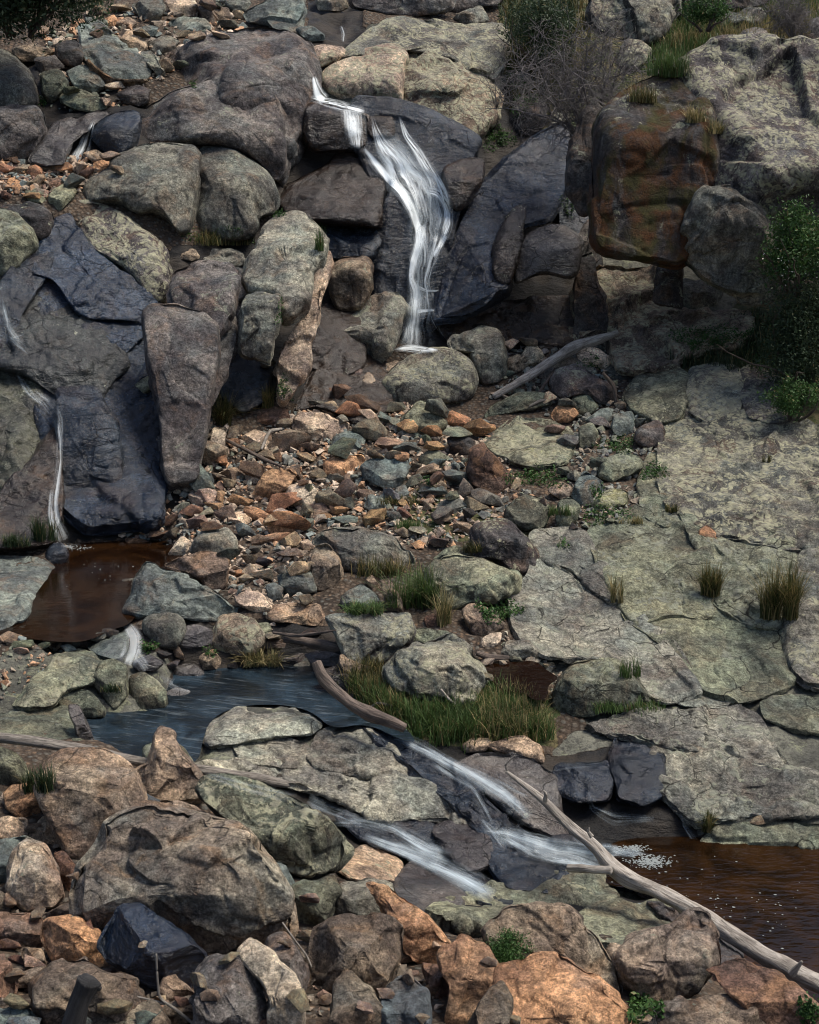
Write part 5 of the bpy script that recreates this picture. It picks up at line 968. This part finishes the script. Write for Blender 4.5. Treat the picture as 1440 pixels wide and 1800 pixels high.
def foam_patch(name, cx, cy, w, h, seed, z, dn=5):
    rg = np.random.RandomState(seed); V, Q, o = [], [], 0
    for _ in range(int(w * h / dn)):
        x = cx + rg.normal(0, w / 3.6); y = cy + rg.normal(0, h / 3.6); b = (900 - y) / F; Y = z * (CP + b * SP) / (-SP + b * CP); p = P(x, y, Y); r = rg.uniform(.003, .011)
        a = np.arange(7) / 7 * 2 * math.pi; ring = np.c_[p[0] + r * np.cos(a) * rg.uniform(.7, 1.8), p[1] + r * np.sin(a), np.full(7, p[2] + .006)]; top = np.array([[p[0], p[1], p[2] + .01 + r * .35]])
        V.append(np.vstack([ring, top])); Q += [(o + i, o + (i + 1) % 7, o + 7) for i in range(7)]; o += 8
    k = NB(name + '_froth'); k.b.inputs['Base Color'].default_value = (.17, .19, .19, 1); k.b.inputs['Roughness'].default_value = .7
    ob = mesh_obj(name, np.vstack(V), Q, k.m); tag(ob, kind='stuff'); return ob
foam_patch('foam', 1145, 1515, 60, 20, 3, Z_LOW, 3); foam_patch('foam', 1115, 1492, 40, 12, 6, Z_LOW, 3); foam_patch('foam', 140, 964, 44, 9, 4, Z_UP, 9); foam_patch('foam', 1290, 1600, 330, 150, 5, Z_LOW, 500); foam_patch('foam', 170, 1000, 160, 60, 8, Z_UP, 500)
# ---------------------------------------------------------------- plants
def leaf_mat(name, a, b, dry=(.20,.16,.07), drym=.15, rough=.6):
    k = NB(name); tc = k.n('TexCoord'); v = tc.outputs['Object']; geo = k.n('NewGeometry'); rnd = geo.outputs['Random Per Island']
    c = k.mix(rnd, a, b); c = k.mix(k.ramp(k.math('ADD', rnd, k.math('MULTIPLY', k.noise(v, 5, 3), .5)), 1.25 - drym, 1.3 - drym), c, dry)
    c = k.mix(k.math('MULTIPLY', k.ramp(k.noise(v, 3, 3), .4, .65), .45), c, tuple(x * .4 for x in a))
    k.L.new(c, k.b.inputs['Base Color']); k.b.inputs['Roughness'].default_value = rough; k.b.inputs['Specular IOR Level'].default_value = .3
    tr = k.n('BsdfTranslucent'); k.L.new(c, tr.inputs[0]); mx = k.n('MixShader'); mx.inputs[0].default_value = .25; k.L.new(k.b.outputs[0], mx.inputs[1]); k.L.new(tr.outputs[0], mx.inputs[2]); k.L.new(mx.outputs[0], k.out.inputs[0])
    return k.m
GM = dict(green=leaf_mat('green_blades', (.045,.085,.022), (.10,.16,.045)), dry=leaf_mat('dry_blades', (.09,.10,.035), (.17,.15,.06), (.34,.27,.13), .6), dark=leaf_mat('dark_blades', (.018,.034,.014), (.045,.07,.026)),
          herb=leaf_mat('herb_leaves', (.028,.070,.018), (.07,.14,.035), drym=.05), olive=leaf_mat('olive_blades', (.05,.06,.018), (.11,.11,.035), (.25,.19,.08), .4), bush=leaf_mat('bush_leaves', (.022,.040,.020), (.06,.09,.04), drym=.02))
def bark_mat(name, a, b, sc=1.0):
    k = NB(name); uv = k.n('UVMap'); sv = k.scalev(uv.outputs[0], (7 * sc, 1.6, 1)); n = k.noise(sv, 2.2, 6, .68, .8); tc = k.n('TexCoord')
    c = k.mix(k.ramp(n, .36, .62), a, b); c = k.mix(k.ramp(k.noise(sv, 5, 3, .7), .56, .68), c, (.025,.02,.018)); c = k.mix(k.math('MULTIPLY', k.ramp(k.noise(tc.outputs['Object'], 4, 4), .5, .65), .5), c, tuple(x * .5 for x in a))
    k.L.new(c, k.b.inputs['Base Color']); k.b.inputs['Roughness'].default_value = .8; k.L.new(k.bump(n, .9, .03), k.b.inputs['Normal']); return k.m
BK = dict(grey=bark_mat('weathered_wood', (.20,.17,.14), (.42,.38,.33)), dark=bark_mat('soaked_wood', (.05,.036,.028), (.16,.12,.095)), char=bark_mat('charred_wood', (.012,.012,.013), (.045,.042,.04)), twig=bark_mat('twig_bark', (.10,.085,.08), (.22,.20,.20)), brown=bark_mat('brown_bark', (.05,.035,.025), (.11,.08,.06)), mid=bark_mat('old_beam', (.10,.085,.072), (.26,.23,.195)))
def blades(base, nrm, H, n, spread, lean=.5, wid=.006, droop=.6, rg=None, segs=4):
    """arrays of grass blades growing from points"""
    V, Q, o = [], [], 0
    for i in range(n):
        b = base[rg.randint(len(base))] + np.array([rg.normal(0, spread), rg.normal(0, spread), 0]) * .6; a = rg.uniform(0, 6.283); h = H * rg.uniform(.45, 1.1); dirx = np.array([math.cos(a), math.sin(a), 0]); ln = lean * rg.uniform(.1, 1.0); w = wid * rg.uniform(.6, 1.3)
        sd = np.array([-dirx[1], dirx[0], 0]); pts = []
        for s in range(segs + 1):
            t = s / segs; pts.append(b + np.array([0, 0, 1]) * h * (t - droop * ln * t * t) + dirx * h * ln * (t ** 1.6))
        for s in range(segs):
            ww = w * (1 - .8 * s / segs); V += [pts[s] - sd * ww, pts[s] + sd * ww]
        V.append(pts[-1])
        for s in range(segs - 1): Q += [(o + 2 * s, o + 2 * s + 1, o + 2 * s + 3), (o + 2 * s, o + 2 * s + 3, o + 2 * s + 2)]
        Q.append((o + 2 * segs - 2, o + 2 * segs - 1, o + 2 * segs)); o += 2 * segs + 1
    return np.array(V), np.array(Q, np.int32)
def tuft(px, py, w, h, n, mat, label, seed, lean=.6, name='grass_tuft', wid=.006, group=None, spread=None, droop=.6):
    rg = np.random.RandomState(seed); p, _ = sight(px, py); s = p[1] / F; k = max(3, int(w / 10)); base = []
    for i in range(k):
        q, _ = sight(px + rg.uniform(-.32, .32) * w, py + rg.uniform(-.04, .04) * h)
        if abs(q[1] - p[1]) < .7: base.append(q)
    base = base or [p]; V, Q = blades(base, None, h * s * .82, int(n * 1.7), w * s * .12 if spread is None else spread, lean, wid, droop, rg)
    o = mesh_obj(name, V, Q, GM[mat], loc=p); tag(o, label, 'grass tuft' if name == 'grass_tuft' else name.replace('_', ' '), group); return o
def leafcloud(c, rad, n, size, rg, shell=.35, flat=.0, clumps=14):
    cl = rg.normal(0, 1, (clumps, 3)); cl /= np.linalg.norm(cl, axis=1, keepdims=True); cl *= rg.uniform(.25, .85, (clumps, 1)); k = rg.randint(clumps, size=n)
    p = cl[k] + rg.normal(0, .17, (n, 3)); p = c + p * np.array(rad)
    a = rg.normal(0, 1, (n, 3)); a /= np.linalg.norm(a, axis=1, keepdims=True); b = np.cross(a, rg.normal(0, 1, (n, 3))); b /= np.linalg.norm(b, axis=1, keepdims=True)
    s = size * rg.uniform(.5, 1.3, (n, 1)); V = np.stack([p - a * s, p + b * s * .38, p + a * s, p - b * s * .38], 1).reshape(-1, 3); Q = np.arange(4 * n).reshape(-1, 4).astype(np.int32); return V, Q
def herbs(px, py, w, h, n, label, seed, mat='herb', size=.022, name='herb_mat', cat='herb patch', group=None):
    rg = np.random.RandomState(seed); V = []; p0, _ = sight(px, py)
    for i in range(n):
        r = math.sqrt(rg.uniform(0, 1)); a = rg.uniform(0, 6.283); r *= .75 + .25 * math.sin(3 * a + seed); q, _ = sight(px + r * math.cos(a) * w / 2, py + r * math.sin(a) * h / 2)
        if abs(q[1] - p0[1]) > 1.6: continue
        q = q + np.array([0, 0, abs(rg.normal(0, .05))]); d = rg.normal(0, 1, 3); d[2] = abs(d[2]) * .6; d /= np.linalg.norm(d); e = np.cross(d, rg.normal(0, 1, 3)); e /= np.linalg.norm(e); s = size * rg.uniform(.5, 1.4)
        V += [q - d * s, q + e * s * .55, q + d * s, q - e * s * .55]
    V = np.array(V); o = mesh_obj(name, V, np.arange(len(V)).reshape(-1, 4).astype(np.int32), GM[mat], loc=p0); tag(o, label, cat, group); return o
def tube(path, rad, seg=12, nz=.12, seed=0, cap=True):
    path = np.array(path, float); rad = np.array(rad, float); n = len(path); T_ = np.gradient(path, axis=0); T_ /= np.linalg.norm(T_, axis=1, keepdims=True); up = np.array([0, 0, 1.]); 
    a = np.cross(T_, up); a /= np.linalg.norm(a, axis=1, keepdims=True) + 1e-9; b = np.cross(a, T_); th = np.arange(seg) / seg * 2 * math.pi
    V = path[:, None] + (a[:, None] * np.cos(th)[None, :, None] + b[:, None] * np.sin(th)[None, :, None]) * rad[:, None, None]; c = np.repeat(path[:, None], seg, 1).reshape(-1, 3); V = V.reshape(-1, 3)
    L = np.r_[0, np.cumsum(np.linalg.norm(np.diff(path, axis=0), axis=1))]; uu = np.broadcast_to(th / (2 * math.pi), (n, seg)); vv = np.broadcast_to(L[:, None], (n, seg)); R_ = np.repeat(rad, seg)[:, None]
    nn = fbm(np.c_[np.cos(np.tile(th, n)) * 1.6, np.sin(np.tile(th, n)) * 1.6, np.repeat(L, seg) * 1.2 / max(rad.mean() * 8, .05)] + seed * 7.7, 3, seed)[:, None]; V = c + (V - c) * (1 + nz * 2.4 * nn)
    idx = np.arange(n * seg).reshape(n, seg); q = np.stack([idx[:-1], np.roll(idx[:-1], -1, 1), np.roll(idx[1:], -1, 1), idx[1:]], -1).reshape(-1, 4); tr = np.concatenate([q[:, [0, 1, 2]], q[:, [0, 2, 3]]])
    m = len(V); V = np.vstack([V, path[0] - T_[0] * rad[0] * .3, path[-1] + T_[-1] * rad[-1] * .3]); J = np.arange(seg)
    tr = np.vstack([tr, np.stack([np.full(seg, m), (J + 1) % seg, J], -1), np.stack([np.full(seg, m + 1), idx[-1][J], idx[-1][(J + 1) % seg]], -1)])
    uv = np.vstack([np.stack([uu, vv], -1).reshape(-1, 2), [[.5, 0], [.5, L[-1]]]]); return V, tr[:, ::-1], uv
def pxpath(pts, Ys, off=0):                   # pts (px,py,width px), distances
    r = resample(pts, max(12, len(pts) * 8)); Yv = np.interp(np.linspace(0, 1, len(r)), np.linspace(0, 1, len(Ys)), Ys) if Ys is not None else None
    return P(r[:, 0], r[:, 1], Yv), r[:, 2] * Yv / F / 2
def wood(name, pts, Ys, mat, label, cat, seed=1, nz=.12, parts=()):
    p, r = pxpath(w3(pts), Ys); r = r * (.86 if name == 'driftwood_branch' else .78 if 'log' in name else .9); V, Tr, uv = tube(p, r, 16, nz, seed); o = mesh_obj(name, V, Tr.astype(np.int32), BK[mat], loc=V.min(0), uv=uv); tag(o, label, cat)
    for nm, ps, ys in parts:
        p, r = pxpath(w3(ps), ys); V, Tr, uv = tube(p, r, 12, nz, seed + 3); c = mesh_obj(nm, V - V.min(0) + V.min(0), Tr.astype(np.int32), BK[mat], uv=uv); c.parent = o; c.matrix_parent_inverse = o.matrix_world.inverted() if False else c.matrix_parent_inverse; c.location = [-x for x in o.location]
    return o
def sy(px, py): return float(sight(px, py)[0][1])
# wood
wood('driftwood_branch', '890,1356,7 915,1375,12 950,1402,17 985,1437,19 1015,1465,24 1050,1490,28 1072,1522,34 1110,1548,34 1160,1568,36 1220,1600,38 1280,1640,40 1340,1680,42 1400,1712,42 1470,1745,42 1560,1790,40', [12.6, 12.4, 11.9, 11.4, 10.9, 10.4, 9.9], 'grey',
     'long bleached driftwood branch lying diagonally over the brown pool', 'driftwood', 2, .2, (('side_branch', '1075,1530,20 1060,1530,18 1030,1527,15 998,1526,13', [11.85, 11.9, 12.0]), ('broken_stub', '1392,1712,20 1402,1700,12 1410,1690,5', [10.35, 10.3]), ('broken_stub', '958,1408,10 960,1396,7 956,1390,3', [12.25, 12.2]),
      ('forked_tip', '893,1358,5 888,1345,3 905,1328,2', [12.6, 12.6]), ('forked_tip', '1040,1470,10 1034,1462,7 1036,1455,3', [12.0, 12.0])))
Ya = sy(880, 690) - .1; Yb_ = sy(1085, 590) - .2
wood('fallen_log', '868,698,14 885,688,18 930,662,20 975,632,22 1010,610,26 1050,598,22 1086,584,10', [Ya - .1, Ya, (Ya + Yb_) / 2 - .3, Yb_ - .3, Yb_ - .1], 'grey', 'pale bleached log resting on stones right of the waterfall', 'log', 5, .14)
wood('fallen_log', '556,1165,26 565,1190,30 590,1215,30 620,1240,30 655,1258,32 690,1270,28 712,1280,22', [14.9, 14.7, 14.5, 14.3, 14.2], 'dark', 'dark bent log with a pale end at the edge of the grass island', 'log', 7, .18)
wood('driftwood_beam', '-40,1292,22 60,1303,24 150,1318,24 240,1338,22 330,1350,20 400,1360,20 470,1372,22 520,1382,12', [12.9, 12.8, 12.8, 12.9, 13.2, 13.5], 'mid', 'long grey beam of driftwood behind the lower left boulders', 'driftwood', 9, .12)
Yt_ = min(sy(x_, y_) for x_ in (115, 140, 165) for y_ in (1735, 1760, 1790)) - .12
wood('burnt_stump', '112,1870,60 126,1810,50 136,1772,44 146,1745,42 156,1722,48', [Yt_, Yt_, Yt_], 'char', 'charred upright stump in the lower left boulder pile', 'stump', 11, .2, (('broken_stub', '150,1734,26 165,1733,18 178,1738,8', [Yt_, Yt_]),))
wood('dead_stick', '395,772,6 430,790,8 470,810,8 500,822,4', [sy(400, 775) - .15, sy(500, 825) - .15], 'dark', 'thin dark stick lying across the left scree', 'stick', 13)
wood('dead_stick', '460,790,5 468,770,6 475,757,7 495,754,5', [sy(465, 790) - .15, sy(490, 757) - .15], 'grey', 'short hooked pale stick in the scree left of the pale pinkish block', 'stick', 14)
wood('dead_log', '500,1125,14 540,1128,20 590,1138,20 600,1140,10', [sy(520, 1128) - .2, sy(590, 1140) - .2], 'dark', 'dark rotten log jammed under the flat-topped slab boulder', 'log', 15, .3)
wood('dead_log', '838,1148,12 860,1156,16 895,1156,10', [sy(850, 1152) - .1, sy(890, 1158) - .1], 'dark', 'short dark chunk of wood beside the right brown puddle', 'log', 16, .2)
Yg_ = min(sy(x_, y_) for x_, y_ in ((275, 1680), (277, 1720), (282, 1755), (310, 1775), (335, 1795), (250, 1753))) - .05
wood('bare_twig', '275,1677,4 276,1710,5 280,1755,6 310,1775,7 340,1800,7', [Yg_, Yg_, Yg_], 'grey', 'thin bare forked twig in front of the blue-black rock', 'twig', 17, .1, (('side_branch', '290,1765,5 265,1758,5 235,1750,3', [Yg_, Yg_]),))
wood('bare_twig', '497,1622,4 520,1655,4 540,1680,4 548,1700,3', [sy(500, 1630) - .1, sy(545, 1695) - .15], 'grey', 'bare twig left of the rounded brown boulder', 'twig', 18)
wood('bare_root', '1395,640,3 1400,670,4 1380,700,4 1392,730,3', [sy(1400, 680) - .3] * 2, 'grey', 'pale trailing root below the right-hand shrub', 'root', 19)
wood('dead_log', '1060,655,6 1080,680,8 1084,712,8', [sy(1075, 690) - .1] * 2, 'dark', 'strip of dead bark beside the purple-grey boulder', 'bark strip', 20, .3)
wood('dead_stick', '940,700,4 955,680,6 968,660,5 975,648,3', [sy(950, 690) - .1, sy(970, 655) - .25], 'dark', 'dark stick slanting under the middle of the pale log', 'stick', 21)
wood('dead_stick', '930,715,3 948,705,6 975,700,5 1000,703,3', [sy(940, 708) - .08, sy(995, 703) - .1], 'mid', 'thin stick lying flat below the pale log', 'stick', 22)
wood('dead_stick', '1068,660,3 1075,685,5 1090,700,4', [sy(1070, 670) - .12, sy(1088, 700) - .1], 'brown', 'short brown stick right of the purple-grey boulder', 'stick', 23)
wood('dead_stick', '480,1112,5 520,1118,8 565,1112,6 590,1108,3', [sy(500, 1115) - .15, sy(585, 1110) - .2], 'dark', 'long dark stick above the rotten log', 'stick', 24, .2)
wood('dead_stick', '640,1250,4 665,1235,6 690,1240,5 705,1252,3', [sy(650, 1250) - .1, sy(700, 1250) - .1], 'mid', 'pale crooked stick in the grass above the bent log end', 'stick', 25)
wood('dead_stick', '775,1212,5 785,1225,6 800,1238,4', [sy(780, 1215) - .08, sy(798, 1238) - .08], 'grey', 'small pale stick at the foot of the many-sided boulder', 'stick', 26)
# grass island: a continuous sward
def sward(poly, n, H, mat, seed, name='grass', lean=.7, wid=.007):
    rg = np.random.RandomState(seed); q = np.array(pp(poly)); x0, y0 = q.min(0); x1, y1 = q.max(0); base = []
    while len(base) < 220:
        x = rg.uniform(x0, x1); y = rg.uniform(y0, y1)
        if inpoly(np.array([x]), np.array([y]), q)[0]:
            b = ground(x, y)[0]; b[2] = zat(b[:1], b[1:2], GZ)[0]; base.append(b)
    V, Q = blades(base, None, H, n, .09, lean, wid, .6, rg); o = mesh_obj(name, V, Q, GM[mat]); tag(o, kind='stuff'); return o
sward('620,1205 700,1250 780,1262 860,1215 950,1262 965,1300 880,1310 760,1305 700,1290 640,1240', 5200, .36, 'green', 1); sward('600,1190 660,1160 700,1230 720,1280 660,1270', 1500, .30, 'olive', 2)
sward('840,1240 930,1225 965,1300 850,1310', 1600, .36, 'dry', 9)
sward('880,-20 1030,-20 1040,140 1000,240 900,200', 4200, .42, 'olive', 3, wid=.01); sward('880,-10 1010,-10 1000,200 900,150', 3000, .5, 'dark', 13, wid=.012)
sward('1110,110 1200,85 1290,82 1440,80 1440,20 1300,30 1180,85', 3800, .45, 'dry', 4, wid=.01); sward('1120,140 1230,100 1300,60 1440,50 1440,-10 1200,40', 3200, .5, 'green', 5, wid=.01)
sward('1180,640 1320,560 1440,560 1440,700 1300,660', 2600, .4, 'dark', 6, wid=.01); sward('60,-20 120,20 190,40 170,-20', 500, .4, 'dark', 7)
TU = [(725, 1062, 120, 110, 420, 'green', 'tall arching grass between the broad grey boulder and green-grey boulder', .9), (672, 1010, 130, 60, 260, 'olive', 'yellowish grass fringe along the foot of the broad grey boulder', .9), (632, 1078, 90, 44, 220, 'green', 'low spray of grass blades in front of the triangular slate', 1.2),
 (775, 1098, 40, 100, 120, 'dry', 'dry straw grass hanging right of the tall arching grass', .6), (1246, 1045, 50, 90, 260, 'olive', 'reed clump in the crack under the orange upright stone', .6), (1368, 1085, 72, 150, 520, 'olive', 'tall dense reed clump growing against bedrock at the right', .6),
 (462, 1170, 80, 60, 260, 'dry', 'straw-coloured grass drooping over the mid stream', 1.2), (1243, 1462, 50, 60, 200, 'olive', 'grass tuft on the bank above the brown pool', .7), (1100, 1245, 170, 30, 340, 'green', 'thin green grass along the foot of the green-grey angular boulder', .7),
 (1105, 1190, 60, 60, 60, 'green', 'sparse tall blades behind the green-grey angular boulder', .4), (1085, 1060, 30, 80, 80, 'dry', 'thin yellow grass strip in the bedrock crack', .5), (380, 745, 60, 90, 240, 'olive', 'grass hanging from the dark recess at the left cliff foot', 1.1), (480, 715, 50, 60, 160, 'olive', 'green tuft at the base of the splintered column', .7),
 (395, 430, 130, 40, 380, 'olive', 'grass along the ledge under the cracked boulder', .7), (30, 960, 60, 40, 180, 'dark', 'dark grass beside the glossy black pool-edge stone', .9), (80, 950, 60, 70, 160, 'dark', 'grass at the foot of the thin left fall', .6), (1225, 215, 50, 50, 120, 'dry', 'straw tuft growing on the face of the lichened massif', .9), (1265, 235, 50, 40, 120, 'dry', 'second straw tuft, right of the first on the massif', .9),
 (1170, 135, 110, 70, 320, 'green', 'blue-green grass clump spilling over the mossy block', .7), (1130, 180, 60, 50, 160, 'olive', 'grass tuft hanging left on the mossy block', .8), (1400, 60, 80, 60, 260, 'dry', 'dry grass right of the round dark perched boulder', .6), (1180, 900, 26, 24, 60, 'olive', 'tiny tuft at the top of the rounded bedrock whaleback', .6),
 (1110, 920, 60, 20, 100, 'dry', 'thin grass line along the top of the whaleback bedrock', .7), (1348, 812, 18, 20, 40, 'olive', 'tiny tuft on the wide lichened bedrock', .5), (700, 885, 90, 24, 160, 'olive', 'short grass below the heart-shaped slate', .8), (725, 935, 70, 40, 180, 'green', 'short green tuft above the dark lichened boulder', .7), (830, 970, 60, 36, 140, 'olive', 'grass left of the dark lichened boulder', .8),
 (70, 1390, 80, 80, 150, 'dark', 'straggly weed left of the banded boulder', .6), (200, 1215, 60, 26, 80, 'dark', 'mossy grass between the lobes of bedrock', .7), (640, 260, 10, 8, 10, 'dark', 'wisp of grass in the falls', .5), (560, 440, 20, 60, 60, 'green', 'green strip in the crack of the leaning pillar', .5),
 (985, 905, 60, 30, 120, 'green', 'green grass around the upright grey rock', .7)]
for i, (x, y, w, h, n, m, lb, ln) in enumerate(TU):
    if w > 12: tuft(x, y, w, h, n, m, lb, 200 + i, lean=ln)
HB = [(1085, 785, 90, 34, 500, 'bright herbs beside the small lichened upright rock'), (945, 842, 130, 46, 800, 'green herb patch in front of the yellow lichen-coated stone'), (1150, 832, 60, 34, 300, 'herbs in the corner against the wide lichened bedrock'), (1060, 908, 110, 40, 500, 'herbs below the red-blotched grey rock'),
 (875, 1078, 100, 44, 600, 'dark green herbs under the right end of the grey-green boulder'), (1240, 600, 140, 70, 1400, 'leafy herbs on the broad lichened ledge'), (1330, 610, 160, 100, 1800, 'denser herbs right of the leafy ledge herbs'), (390, 418, 150, 30, 700, 'herb mat growing under the cracked boulder'), (495, 560, 26, 70, 200, 'green moss cushion between the square-cut pillar and leaning column'),
 (875, 245, 70, 60, 700, 'bright cushion of herbs right of the upper falls'), (920, 170, 80, 90, 900, 'green shrubby herbs above the bright cushion'), (1050, 870, 30, 30, 120, 'few herbs left of the lichened rounded rock'), (1000, 360, 40, 60, 200, 'herbs clinging beside the tilted grey block'), (75, 183, 20, 16, 100, 'small fern clump under the round left-edge boulder'),
 (1040, 640, 60, 30, 200, 'herbs around the end of the pale log'), (490, 378, 30, 14, 120, 'small herbs behind the top of the pale leaning pillar'), (260, 1142, 40, 24, 160, 'moss patch right of the little cascade'), (370, 1150, 40, 16, 60, 'moss on the black wet rock'), (340, 150, 20, 12, 60, 'moss in the seam of the dome boulder'),
 (755, 850, 40, 20, 80, 'tiny green sprigs right of the slate'), (500, 690, 40, 60, 200, 'herbs at the column foot'), (990, 960, 30, 16, 60, 'sprig on jointed wedge'), (1130, 1780, 80, 60, 500, 'leafy weeds between the bottom-edge boulders'), (1420, 1790, 50, 60, 300, 'leafy weeds in the bottom right corner')]
for i, (x, y, w, h, n, lb) in enumerate(HB): herbs(x, y, w, h, n, lb, 300 + i)
def shrub(name, px, py, Y, wpx, hpx, label, cat, seed, leaves=6000, size=.03, mat='bush', bark='brown', stems=7, thin=False, flowers=0, clumps=40):
    rg = np.random.RandomState(seed); base = P(px, py + hpx * .5, Y); s = Y / F; W_, H_ = wpx * s, hpx * s; root = empty(name, base); tag(root, label, cat)
    V, Tr, U, o = [], [], [], 0
    for i in range(stems):
        a = rg.uniform(-1, 1); q = [base + np.array([a * W_ * .08, rg.uniform(-.1, .1), 0])]; n = 9; d = np.array([a * .7, rg.uniform(-.4, .4), 1.]); d /= np.linalg.norm(d)
        for k in range(n): d = d + rg.normal(0, .22, 3); d /= np.linalg.norm(d); q.append(q[-1] + d * H_ * .85 / n)
        v, t, u = tube(q, np.linspace(.03 if not thin else .018, .005, len(q)) * max(1, H_ / 2), 6, .05, i); V.append(v); Tr.append(t + o); U.append(u); o += len(v)
        if thin:
            for m in range(16):
                j = rg.randint(2, n); st = q[j]; dd = rg.normal(0, 1, 3) + np.array([0, 0, .5]); dd /= np.linalg.norm(dd); qq = [st]
                for k in range(6): dd = dd + rg.normal(0, .35, 3); dd /= np.linalg.norm(dd); qq.append(qq[-1] + dd * H_ * .07)
                v, t, u = tube(qq, np.linspace(.008, .0035, len(qq)), 4, .05, i); V.append(v); Tr.append(t + o); U.append(u); o += len(v)
                for r in range(7):
                    st2 = qq[rg.randint(1, 6)]; d2 = rg.normal(0, 1, 3); d2 /= np.linalg.norm(d2); q3 = [st2]
                    for k in range(4): d2 = d2 + rg.normal(0, .4, 3); d2 /= np.linalg.norm(d2); q3.append(q3[-1] + d2 * H_ * .05)
                    v, t, u = tube(q3, np.linspace(.0045, .002, len(q3)), 3, .05, i); V.append(v); Tr.append(t + o); U.append(u); o += len(v)
    st = mesh_obj('stems' if name != 'tree' else 'trunk', np.vstack(V) - base, np.vstack(Tr).astype(np.int32), BK[bark], uv=np.vstack(U)); st.parent = root
    if leaves:
        v, q = leafcloud(np.array([0, 0, H_ * .52]), (W_ * .52, min(W_, H_) * .45, H_ * .52), leaves, size, rg, clumps=clumps); f = mesh_obj('crown' if name == 'tree' else 'foliage', v, q, GM[mat]); f.parent = root
    if flowers:
        fv, fq = leafcloud(np.array([0, -.25 * min(W_, H_) * .9, H_ * .5]), (W_ * .5, .15, H_ * .45), flowers, .022, rg); k = NB('white_petals'); k.b.inputs['Base Color'].default_value = (.7, .68, .6, 1); f = mesh_obj('flowers', fv, fq, k.m); f.parent = root
    return root
shrub('tree', 30, -30, 27.5, 330, 190, 'dark dense tree hanging over the top left corner', 'tree', 1, 26000, .055, clumps=90, stems=9)
shrub('tree', 1415, 590, 22.9, 180, 270, 'dark feathery tree at the right edge below the massif', 'tree', 2, 24000, .03, clumps=80)
shrub('bramble_bush', 1400, 445, 23.0, 150, 150, 'bramble bush with small white flowers against the massif', 'bush', 3, 9000, .035, 'herb', flowers=60, clumps=50)
shrub('bare_shrub', 1025, 130, 27.2, 150, 220, 'leafless grey shrub of tangled twigs left of the mossy block', 'shrub', 4, 0, bark='twig', stems=16, thin=True)
shrub('bare_shrub', 1395, 20, 29.5, 80, 90, 'leafless grey shrub at the top right', 'shrub', 14, 0, bark='twig', stems=8, thin=True)
shrub('bush', 1395, 700, 22.0, 100, 80, 'low dark bush under the feathery tree', 'bush', 5, 4500, .028, 'herb', clumps=30)
shrub('bush', 950, 60, 31.0, 130, 130, 'dark green bush behind the bare shrub at the top', 'bush', 6, 7000, .04, clumps=40)
shrub('bush', 1240, 20, 31.0, 90, 70, 'small green bush among top-edge boulders', 'bush', 7, 3000, .035, 'herb', clumps=24)
shrub('round_shrub', 892, 1665, sy(892, 1690) - .12, 90, 86, 'round bright green needle-leaved shrub beside the ochre boulder', 'shrub', 8, 7000, .012, 'herb', clumps=60)
